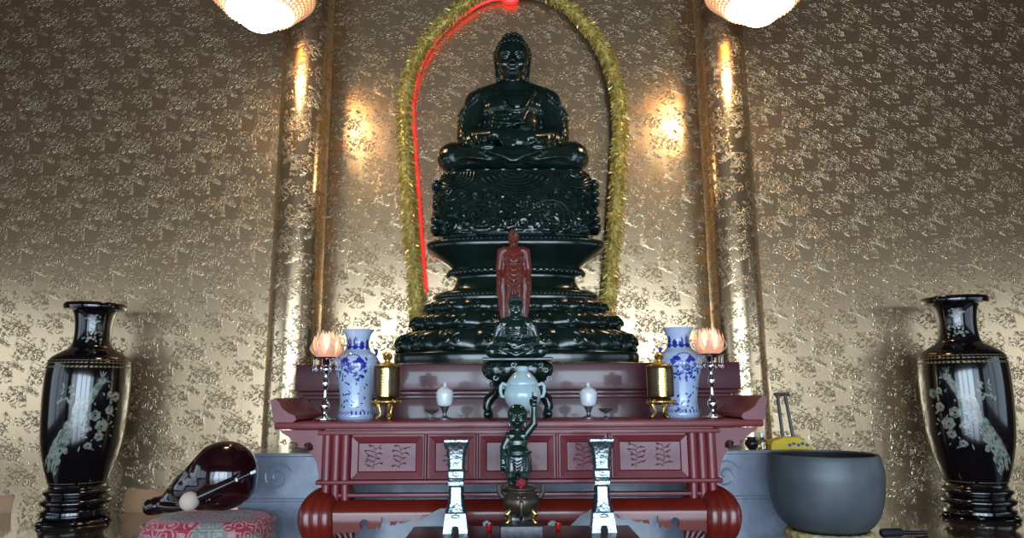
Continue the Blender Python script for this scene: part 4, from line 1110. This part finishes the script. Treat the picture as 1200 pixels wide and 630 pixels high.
# censer on a black stone block
CY = 3.74
co = lat(611, CY); k = ppx(611, 590, CY); zc = lambda y: Zp(y, CY, 611) - LT
zt = zc(613)
solo('stone_block', MB().box((0, 0, zt / 2), (48 * k, 40 * k, zt), 0.004), M_blackbase, 'speckled black stone block under the bronze censer', 'block', co)
cen = thing('censer', 'small round bronze tripod censer with two ear handles on a black stone block', 'censer', co + Vector((0, 0, zt)))
zc2 = lambda y: zc(y) - zt
for i in range(3):
    a = -PI / 2 + 2 * PI * i / 3 + PI
    a = (-PI * 0.20, -PI * 0.80, PI / 2)[i]
    part('leg', MB().chain([(20 * k * math.cos(a), 17 * k * math.sin(a), 0.012), (17 * k * math.cos(a), 14 * k * math.sin(a), zc2(606)), (20 * k * math.cos(a), 17 * k * math.sin(a), zc2(600)), (14 * k * math.cos(a), 12 * k * math.sin(a), zc2(594))], [0.011, 0.009, 0.014, 0.016], 10), M_gold, cen)
part('censer_bowl', MB().lathe(smooth_prof([(6 * k, zc2(603)), (14 * k, zc2(600)), (20 * k, zc2(592)), (21 * k, zc2(584)), (17 * k, zc2(577)), (15.5 * k, zc2(574.5)), (17.5 * k, zc2(572)), (17 * k, zc2(570.5)), (14 * k, zc2(571)), (2 * k, zc2(574))], 4), 44), M_bronze, cen)
for s in (-1, 1):
    part('handle', MB().tube([(s * 17 * k, 0, zc2(583)), (s * 23 * k, 0, zc2(582)), (s * 26 * k, 0, zc2(576)), (s * 25 * k, 0, zc2(569)), (s * 20 * k, 0, zc2(567)), (s * 18.5 * k, 0, zc2(572))], [0.012, 0.012, 0.013, 0.013, 0.011, 0.009], 8), M_bronze, cen)
part('front_mask', MB().ell((-3.4 * k, -19 * k, zc2(580)), (2.6 * k, 2.2 * k, 2.4 * k), 10).ell((3.4 * k, -19 * k, zc2(580)), (2.6 * k, 2.2 * k, 2.4 * k), 10).cap((0, -20.5 * k, zc2(586)), (0, -19 * k, zc2(600)), 0.012, 0.008), M_bronze, cen)
rf = MB()
rf.tube([(0, 0, zc2(573.5)), (0, 0, zc2(566))], 0.01, 8)
for i in range(9):
    a = 2 * PI * i / 9
    rf.ell((3.4 * k * math.cos(a), 3.4 * k * math.sin(a), zc2(564 + (i % 3) * 1.4)), (2.2 * k, 2.2 * k, 2.6 * k), 8)
rf.ell((0, 0, zc2(563)), 3 * k, 8)
solo('red_blossom', rf.shift((0, 0, -zc2(573.5))), simple('crimson_petals', (0.35, 0.01, 0.03), 0.5), 'small crimson artificial blossom standing in the bronze censer', 'flower', co + Vector((0, 0, zt + zc2(573.5))))

# infant figure with one arm raised
BY = 3.93
bo = lat(607, BY); k = ppx(607, 520, BY); zc = lambda y: Zp(y, BY, 607) - LT
baby = thing('child_figure', 'dark green jade standing child figure with one arm raised, behind the bronze censer', 'statue', bo)
zfeet = zc(572)
part('lotus_base', MB().lathe(smooth_prof([(20 * k, 0), (20 * k, 0.02), (14 * k, 0.05), (15 * k, zfeet * 0.6), (19 * k, zfeet * 0.85), (17 * k, zfeet)], 4), 40, sy=0.62, fn=lambda th, q, N, r: 0.004 * math.cos(th * 12)), M_jade2, baby)
bb = MB(); H = zc(475) - zfeet
def B(px, py, dy=0.0): return Vector(((px - 607) * k, dy, zc(py) - zfeet))
head(bb, B(607, 488, -0.005), 27 * k)
bb.ell(B(607, 484.5, 0.005), (11.8 * k, 12 * k, 11.5 * k), 18)
bb.cap(B(607, 500, 0.005), B(607, 506, 0.005), 5.5 * k, 7 * k)
bb.cap(B(599, 510), B(615, 510), 6.5 * k, 6.5 * k); bb.ell(B(607, 518), (12 * k, 9 * k, 11 * k), 18)
bb.ell(B(607, 530, -0.01), (13.5 * k, 11 * k, 11 * k), 18)
bb.ell(B(607, 540, 0), (15.5 * k, 10.5 * k, 10 * k), 18)
for s in (-1, 1):
    bb.cap(B(607 + s * 6.5, 543), B(607 + s * 7, 558), 8 * k, 6.4 * k); bb.cap(B(607 + s * 7, 558), B(607 + s * 7, 569), 6.2 * k, 4.6 * k)
    bb.ell(B(607 + s * 7.5, 570.5, -4 * k), (4.4 * k, 8 * k, 3 * k), 12)
# raised arm (right of picture)
bb.cap(B(616, 510), B(627, 496, -0.01), 5.5 * k, 4.6 * k); bb.cap(B(627, 496, -0.01), B(627, 477, -0.02), 4.6 * k, 3.6 * k)
hw_ = B(627, 476, -0.02)
bb.ell(B(627, 472, -0.02), (4.0 * k, 3 * k, 5 * k), 12)
bb.cap(B(625.5, 470, -0.022), B(625.5, 460, -0.024), 1.5 * k, 1.2 * k, 8)
for q, dx in enumerate((0.4, 2.0, 3.4)): bb.chain([B(626 + dx, 468, -0.02), B(626.5 + dx, 465.5, -0.03), B(626 + dx, 469, -0.038)], [1.5 * k] * 3, 8)
bb.chain([B(623.4, 474, -0.02), B(622.4, 469, -0.03), B(624, 466, -0.036)], [1.5 * k, 1.4 * k, 1.2 * k], 8)
# lowered arm, finger to the ground
bb.cap(B(598, 510), B(591, 524), 5.5 * k, 4.8 * k); bb.cap(B(591, 524), B(590, 539, -0.02), 4.8 * k, 3.6 * k)
bb.ell(B(590, 543, -0.022), (3.4 * k, 3 * k, 4.6 * k), 12)
bb.cap(B(590, 545, -0.024), B(590, 554, -0.026), 1.5 * k, 1.2 * k, 8)
for dx in (-1.6, 1.5, 2.8): bb.chain([B(590 + dx, 546, -0.02), B(590 + dx, 549, -0.03), B(590 + dx, 545.5, -0.036)], [1.5 * k] * 3, 8)
bb.chain([B(592.8, 541, -0.03), B(593.8, 545, -0.034), B(592.5, 548, -0.038)], [1.5 * k, 1.4 * k, 1.2 * k], 8)
me = remesh(bb, 'body', M_jade2, 0.0042, 2, 0.4)
o = part('body', me, parent=baby); o.location = (0, 0, zfeet)
sk = MB().lathe(smooth_prof([(16.4 * k, zc(553)), (17 * k, zc(550)), (16.6 * k, zc(543)), (16 * k, zc(536)), (14.6 * k, zc(530)), (13.6 * k, zc(529))], 4), 72, sy=0.74, fn=lambda th, q, N, r: 0.7 * k * math.sin(th * 14) * (1 - q / N), cap0=False)
sk.tube([(15.6 * k * math.cos(a), 11.8 * k * math.sin(a), zc(529.5)) for a in [2 * PI * i / 24 for i in range(24)]], 1.5 * k, 6, closed=True)
for q in range(4): sk.tube([((-9 + q * 1.6) * k, -12.4 * k, zc(536 + q * 3.5)), (0, -14 * k, zc(540 + q * 4)), ((9 - q * 1.6) * k, -12.4 * k, zc(536 + q * 3.5))], 0.9 * k, 6)
part('skirt', sk, M_jade2, baby, 60)
# small red glass lights on the low table
def tealight(px, Y, label):
    o = lat(px, Y); k = ppx(px, 620, Y)
    t = thing('votive_cup', label, 'candle cup', o, 'small red votive cups')
    part('cup', MB().lathe(smooth_prof([(2.6 * k, 0), (3.4 * k, 0.012), (3.8 * k, 0.03), (3.5 * k, 0.03), (2.4 * k, 0.012)], 3), 20), M_red, t)
    part('wick', MB().tube([(0, 0, 0.011), (0, 0, 0.034)], 0.0025, 6), M_white, t)
tealight(573, 3.88, 'tiny red votive cup left of the bronze censer'); tealight(654, 3.90, 'tiny red votive cup right of the bronze censer')

# ------------------------------------------------------------------ tall black lacquer vases
def black_vase(px_base, Y, s, label, mirror):
    o = Vector((Xp(px_base, 600, Y), Y, 0)); k = ppx(px_base, 500, Y)
    t = thing('lacquer_vase', label, 'vase', o, 'tall black lacquer vases with pearl inlay')
    z = lambda y: Zp(y, Y, px_base)
    stp = [(37 * k, 0), (38 * k, 0.012), (35 * k, z(s[9]) - .0 + 0.03), (31 * k, z(603)), (34.5 * k, z(599)), (34 * k, z(595)), (30.5 * k, z(592)), (35.5 * k, z(588)), (35.5 * k, z(584)), (31 * k, z(580)), (34 * k, z(576)), (33.5 * k, z(573)), (30 * k, z(570)), (29 * k, z(567.5))]
    stp = [q for q in stp]
    stp = sorted(stp, key=lambda q: q[1])
    f = MB().lathe(smooth_prof(stp, 3), 48)
    for i in range(6):
        a = 2 * PI * i / 6; f.ell((37 * k * math.cos(a), 37 * k * math.sin(a), 0.022), (0.03, 0.03, 0.022), 10)
    part('turned_stand', f, M_lacq, t, 40)
    zt = z(567)
    pts = [(28.5, 567), (30, 565), (36, 545), (42, 515), (44.5, 480), (45, 450), (44, 432), (41.5, 421), (31, 413), (23, 408), (20.2, 400), (19.6, 385), (21.5, 371), (24, 365.5), (33, 364), (33.8, 362), (33.8, 358), (33, 357)]
    pr = [(h * k, z(y)) for h, y in pts]
    prs = smooth_prof(pr[:14], 4) + pr[14:]
    mb = MB().lathe(prs, 64, cap1=False)
    mb.lathe([(33 * k, z(357)), (24 * k, z(358)), (17 * k, z(372)), (15 * k, z(400))], 48, cap0=False)
    part_prof = prs
    mx = -1 if mirror else 1
    rr = random.Random(17)
    fa = -PI / 2 + (-math.atan2(o.x, o.y)) * 0.9 if False else -PI / 2 - math.atan2(o.x, o.y)
    def put(poly, mi): on_prof(mb, part_prof, [(mx * a, b) for a, b in poly], mi, 0.002, fa)
    # gold border bands round shoulder and foot
    def band(y, h):
        n = 60
        zz = z(y); r = rad_at(part_prof, zz)
        for i in range(n):
            a = 2 * PI * i / n * r
            put([(a, zz), (a + 2 * PI / n * r * 0.72, zz), (a + 2 * PI / n * r * 0.72, zz + h), (a, zz + h)], 2)
    band(427, 0.010); band(424, 0.008); band(432, 0.016); band(564, 0.008)
    # gold-coloured vertical lines to either side of the pearl inlay
    for sd in (-1, 1):
        for q in range(22):
            zz = z(436 + q * 5.4); zz2 = z(436 + (q + 1) * 5.4); r = rad_at(part_prof, zz)
            put([(sd * 1.25 * r, zz2), (sd * 1.25 * r + 0.012, zz2), (sd * 1.25 * r + 0.012, zz), (sd * 1.25 * r, zz)], 2)
    # peacock: body, neck, crest, long tail sweeping down
    K = k * 1.0
    def q2(dx, y): return (dx * K, z(y))
    for i in range(10):   # body
        tt = i / 9; put(disc2((-4 - 4 * tt) * K, z(470 + 22 * tt), (9 - 3.0 * abs(tt - .4)) * K * 0.9, 10, 0.12, 5 * K), 1)
    for i in range(8): put(disc2((3 + 1.1 * i) * K, z(470 - 3.2 * i + 0.1 * i * i), 4.0 * K, 8, 0.1), 1)   # neck
    put(disc2(14 * K, z(447), 4.2 * K, 9), 1); put(leaf2(17 * K, z(447), 7 * K, 2 * K, -0.2), 1)
    for a in (1.0, 1.4, 1.8): put(leaf2(13 * K, z(444), 9 * K, 1.6 * K, a), 1)
    for i in range(90):   # tail feathers
        tt = rr.random(); sprd = rr.uniform(-1, 1) * (5 + 7 * tt)
        cx = (-9 - 22 * tt ** 0.9 + sprd * 0.8) * K; cy = 488 + 54 * tt + sprd * 0.45
        put(leaf2(cx, z(cy), rr.uniform(7, 13) * K, rr.uniform(2.0, 3.6) * K, math.radians(245 + rr.uniform(-14, 14))), 1)
    for i in range(14): put(disc2((-12 - 20 * rr.random()) * K, z(495 + 40 * rr.random()), 2.6 * K, 8), 1)
    # wing + peonies and branch
    for i in range(16): put(leaf2((-20 + rr.uniform(-9, 9)) * K, z(462 + rr.uniform(-12, 14)), rr.uniform(6, 10) * K, 2.6 * K, rr.uniform(0.4, 2.2)), 1)
    for (fx, fy, fr) in ((18, 498, 7), (10, 486, 6), (25, 480, 5), (31, 465, 5.5), (16, 510, 5), (2, 500, 5), (24, 462, 3.5), (6, 520, 4)):
        for p_ in range(6):
            a = p_ * PI / 3 + fx; put(disc2((fx + fr * 0.62 * math.cos(a)) * K, z(fy) + fr * 0.62 * K * math.sin(a), fr * 0.45 * K, 8), 1)
    for i in range(34): put(leaf2(rr.uniform(-2, 34) * K, z(rr.uniform(455, 525)), rr.uniform(3, 7) * K, rr.uniform(1.2, 2.4) * K, rr.uniform(0, 6.3)), 1)
    # spray on the neck
    for i in range(30): put(leaf2(rr.uniform(-8, 8) * K, z(rr.uniform(370, 402)), rr.uniform(3, 7) * K, rr.uniform(1.4, 3) * K, rr.uniform(0, 6.3)), 1)
    part('vase_body', mb, [M_lacq, M_pearl, M_goldline], t, 50)
    return t
VY = 6.12
black_vase(88, VY, [0] * 9 + [606], 'tall black lacquer vase with pearl peacock inlay at the far left against the gold wall', False)
bvr = black_vase(1148, VY - 0.02, [0] * 9 + [604], 'tall black lacquer vase with pearl peacock inlay at the far right against the gold wall', True)
bvr.scale = (1.075, 1.0, 1.035)

# ------------------------------------------------------------------ wooden fish on its cushion
MY = 4.50
k = ppx(250, 590, MY)
zcu = Zp(603, MY, 250)
cxw = Xp(247, 605, MY)
cu = MB(); rc = 73 * k
cu.lathe(smooth_prof([(rc * 0.80, 0.0), (rc * 0.93, 0.02), (rc * 1.0, zcu * 0.45), (rc * 0.97, zcu * 0.75), (rc * 0.86, zcu * 0.95), (rc * 0.6, zcu * 1.0), (rc * 0.2, zcu * 0.985), (0.01, zcu * 0.985)], 5), 64, sy=0.80, pw=2.6, fn=lambda th, q, N, r: 0.006 * math.sin(th * 9 + q))
for f in (0.08, 0.86): cu.tube([(rc * 0.965 * math.cos(a) / ((abs(math.cos(a)) ** 2.6 + abs(math.sin(a)) ** 2.6) ** (1 / 2.6)), 0.80 * rc * 0.965 * math.sin(a) / ((abs(math.cos(a)) ** 2.6 + abs(math.sin(a)) ** 2.6) ** (1 / 2.6)), zcu * f) for a in [2 * PI * i / 48 for i in range(48)]], 0.010, 6, closed=True)
solo('cushion', cu, M_brocade, 'thick red and grey brocade cushion under the maroon wooden fish drum', 'cushion', (cxw, MY, 0), sharp=60)
zm0 = zcu
wf = thing('wooden_fish', 'maroon lacquered wooden fish drum on the brocade cushion at the left', 'drum', (cxw, MY, zm0))
def W(px, py, dy=0.0):
    p = P(px, py, MY + dy); return Vector((p.x - cxw, dy, p.z - zm0))
fb = MB()
c = W(262, 565); fb.ell(c, (39 * k, 38 * k, 40 * k), 32)
fb.ell(W(256, 574), (44 * k, 36 * k, 31 * k), 28)
fb.ell(W(240, 580), (40 * k, 30 * k, 25 * k), 28)
fb.cap(W(252, 561), W(206, 589), 33 * k, 14 * k, 20); fb.cap(W(232, 580), W(200, 596), 26 * k, 13 * k, 20)
fb.cap(W(206, 594), W(180, 602), 12 * k, 9.5 * k, 18); fb.cap(W(182, 601), W(176, 603), 11 * k, 9 * k, 16)
for q in range(3):      # fish-face ridges
    fb.tube(smooth_prof([(W(196 + 3 * q, 592 - 2 * q, -10 * k)), (W(208 + 5 * q, 577 - 3 * q, -18 * k)), (W(219 + 6 * q, 560 - 3 * q, -20 * k)), (W(230 + 5 * q, 546, -14 * k))], 4), 3.0 * k, 8)
fb.tube(smooth_prof([W(186, 601, -11 * k), W(205, 603, -22 * k), W(232, 601, -33 * k), W(258, 598, -37 * k)], 4), 3.0 * k, 8)
me = remesh(fb, 'drum_body', M_mok, 0.009, 5, 0.5)
# drum body: keep above the cushion
zmin = min(v.co.z for v in me.vertices)
ob = part('drum_body', me, parent=wf); ob.location = (0, 0, -zmin)
part('handle_knob', MB().ell(W(174, 602, 0) + Vector((0, 0, -zmin)), (6.5 * k, 9 * k, 9 * k), 16), M_mok, wf)
ml = thing('mallet', 'black mallet with a beige ball head leaning on the wooden fish drum', 'mallet', Vector((cxw, MY, zm0)) + W(222, 587, -52 * k))
a0 = Vector((0, 0, 0)); a1 = W(299, 552, -37 * k) - W(222, 587, -52 * k)
part('ball_head', MB().ell((0, 0, 0), 10.4 * k, 24), M_beige, ml)
stk = MB(); L = [a0.lerp(a1, f) for f in (0.08, 0.3, 0.6, 1.0)]
stk.tube(L, [4.4 * k, 4.0 * k, 2.6 * k, 1.8 * k], 12)
part('stick', stk, M_blackwood, ml)
part('ferrule', MB().tube([a0.lerp(a1, 0.62), a0.lerp(a1, 0.73)], 2.4 * k, 12), M_white, ml, label='white ring on the black stick')
part('ferrule', MB().tube([a0.lerp(a1, 0.93), a0.lerp(a1, 1.01)], 2.0 * k, 12), M_white, ml, label='white tip of the black stick')

# ------------------------------------------------------------------ singing bowl on straw ring
BY_ = 4.50
k = ppx(968, 570, BY_); bx = Xp(970, 610, BY_)
zring = Zp(620, BY_, 970)
z = lambda y: Zp(y, BY_, 968) - zring
sr = MB()
for i in range(5):
    zz = (i + 0.5) * zring / 5; rr_w = (46 - 1.0 * abs(2 - i)) * k
    sr.tube([((rr_w + 0.006 * math.sin(j * 1.9 + i)) * math.cos(2 * PI * j / 72), (rr_w + 0.006 * math.sin(j * 1.9 + i)) * math.sin(2 * PI * j / 72), zz) for j in range(72)], zring / 9.2, 8, closed=True)
solo('straw_ring', sr, M_straw, 'coiled straw ring mat under the large grey bowl', 'mat', (bx, BY_, 0))
bp_ = smooth_prof([(0.02, z(624)), (24 * k, z(623.5)), (44 * k, z(617)), (55 * k, z(604)), (61 * k, z(586)), (64 * k, z(565)), (64.5 * k, z(552)), (62.5 * k, z(538)), (61 * k, z(532.5))], 6)
bo_ = thing('singing_bowl', 'large dark grey bronze bowl on a straw ring right of the altar table', 'bowl', (bx, BY_, zring))
mb = MB(); mb.lathe(bp_, 96, cap0=True, cap1=False)
rimz = bp_[-1][1]
mb.lathe([(61 * k, rimz), (60 * k, rimz + 0.006), (58 * k, rimz + 0.004), (57.5 * k, rimz - 0.01)], 96, cap0=False, cap1=False)
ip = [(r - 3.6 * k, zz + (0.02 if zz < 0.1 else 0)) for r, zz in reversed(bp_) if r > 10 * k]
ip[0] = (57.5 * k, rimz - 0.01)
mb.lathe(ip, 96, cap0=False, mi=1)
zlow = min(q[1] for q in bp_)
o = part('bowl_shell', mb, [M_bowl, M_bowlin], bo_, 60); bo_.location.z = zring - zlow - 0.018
# black padded striker on the floor by the bowl
sx_ = Xp(1045, 628, 4.95)
stt = thing('bowl_striker', 'black padded striker lying on the floor right of the large grey bowl', 'striker', (Xp(1046, 628, 5.25), 5.25, 0))
part('padded_head', MB().cap((-0.06, 0, 0.032), (0.06, 0.02, 0.032), 0.032, 0.03, 14), simple('dark_blue_felt', (0.01, 0.012, 0.02), 0.6), stt)
part('handle', MB().tube([(0.05, 0.018, 0.03), (0.30, 0.09, 0.016)], [0.014, 0.012], 10), M_blackwood, stt)

# ------------------------------------------------------------------ small things on the right end of the platform
def pat(px, Y): return Vector((Xp(px, 520, Y), Y, zP))
YY = 5.05
k = ppx(925, 520, YY); z = lambda y: Zp(y, YY, 925) - zP
o = pat(924, YY)
yc = thing('folded_cloth', 'folded yellow cloth with blue print on the platform behind the grey bowl', 'cloth', o)
m = MB()
m.quadgrid([[(-26 * k, -0.09, 0), (22 * k, -0.09, 0), (22 * k, 0.09, 0), (-26 * k, 0.09, 0)], [(-25 * k, -0.085, 5 * k), (21 * k, -0.085, 4 * k), (21 * k, 0.085, 4 * k), (-25 * k, 0.085, 5 * k)], [(-22 * k, -0.07, 9 * k), (16 * k, -0.07, 8 * k), (16 * k, 0.07, 8 * k), (-22 * k, 0.07, 9 * k)], [(-8 * k, -0.05, 13 * k), (9 * k, -0.05, 13 * k), (9 * k, 0.05, 13 * k), (-8 * k, 0.05, 13 * k)]])
part('cloth_bundle', m, M_yellow, yc, 20)
pr_ = MB()
for i in range(5): pr_.ell(((-4 + 5 * i) * k, -0.083 + 0.004 * (i % 2), (4.5 + 1.5 * (i % 2)) * k), (2.3 * k, 0.006, 1.9 * k), 8)
part('blue_print', pr_, M_blue, yc)
gb = pat(893, 5.0); k = ppx(893, 510, 5.0)
bt = thing('glass_bottle', 'small clear glass bottle on the platform beside the folded yellow cloth', 'bottle', gb)
part('bottle_body', MB().lathe(smooth_prof([(5 * k, 0), (5.6 * k, 0.01), (5.6 * k, 9 * k), (3 * k, 12 * k), (2.6 * k, 15 * k)], 4), 24), M_glass, bt)
part('cap', MB().lathe([(3.2 * k, 14.5 * k), (3.2 * k, 18.5 * k), (2.8 * k, 19 * k)], 20), M_white, bt)
dp_ = pat(881, 5.0)
solo('incense_pot', MB().lathe(smooth_prof([(4 * k, 0), (7 * k, 4 * k), (7.5 * k, 8 * k), (5 * k, 12 * k), (5.6 * k, 13.5 * k), (4.6 * k, 13.2 * k), (1 * k, 9 * k)], 4), 28), M_blackwood, 'small dark round pot beside the clear glass bottle', 'pot', dp_)
for i, (xa_, xb_, lab) in enumerate(((918.5, 911, 'thin grey steel rod standing behind the yellow cloth, nearer the altar table'), (931, 920, 'thin grey steel rod standing behind the yellow cloth, nearer the right vase'))):
    b = P(xa_, 518, 5.19); b.z = zP; tp = P(xb_, 462, 5.29)
    solo('steel_rod', MB().tube([(0, 0, 0), tp - b], 0.012, 10).tube([tp - b - Vector((0.02, 0, 0)), tp - b + Vector((0.03, 0, 0.0))], 0.014, 8), M_steel, lab, 'rod', b, 'steel rods behind the yellow cloth')

# ------------------------------------------------------------------ view
vs = sc.view_settings; vs.view_transform = 'Standard'; vs.look = 'None'; vs.gamma = 1; vs.use_curve_mapping = False; vs.exposure = 0.0
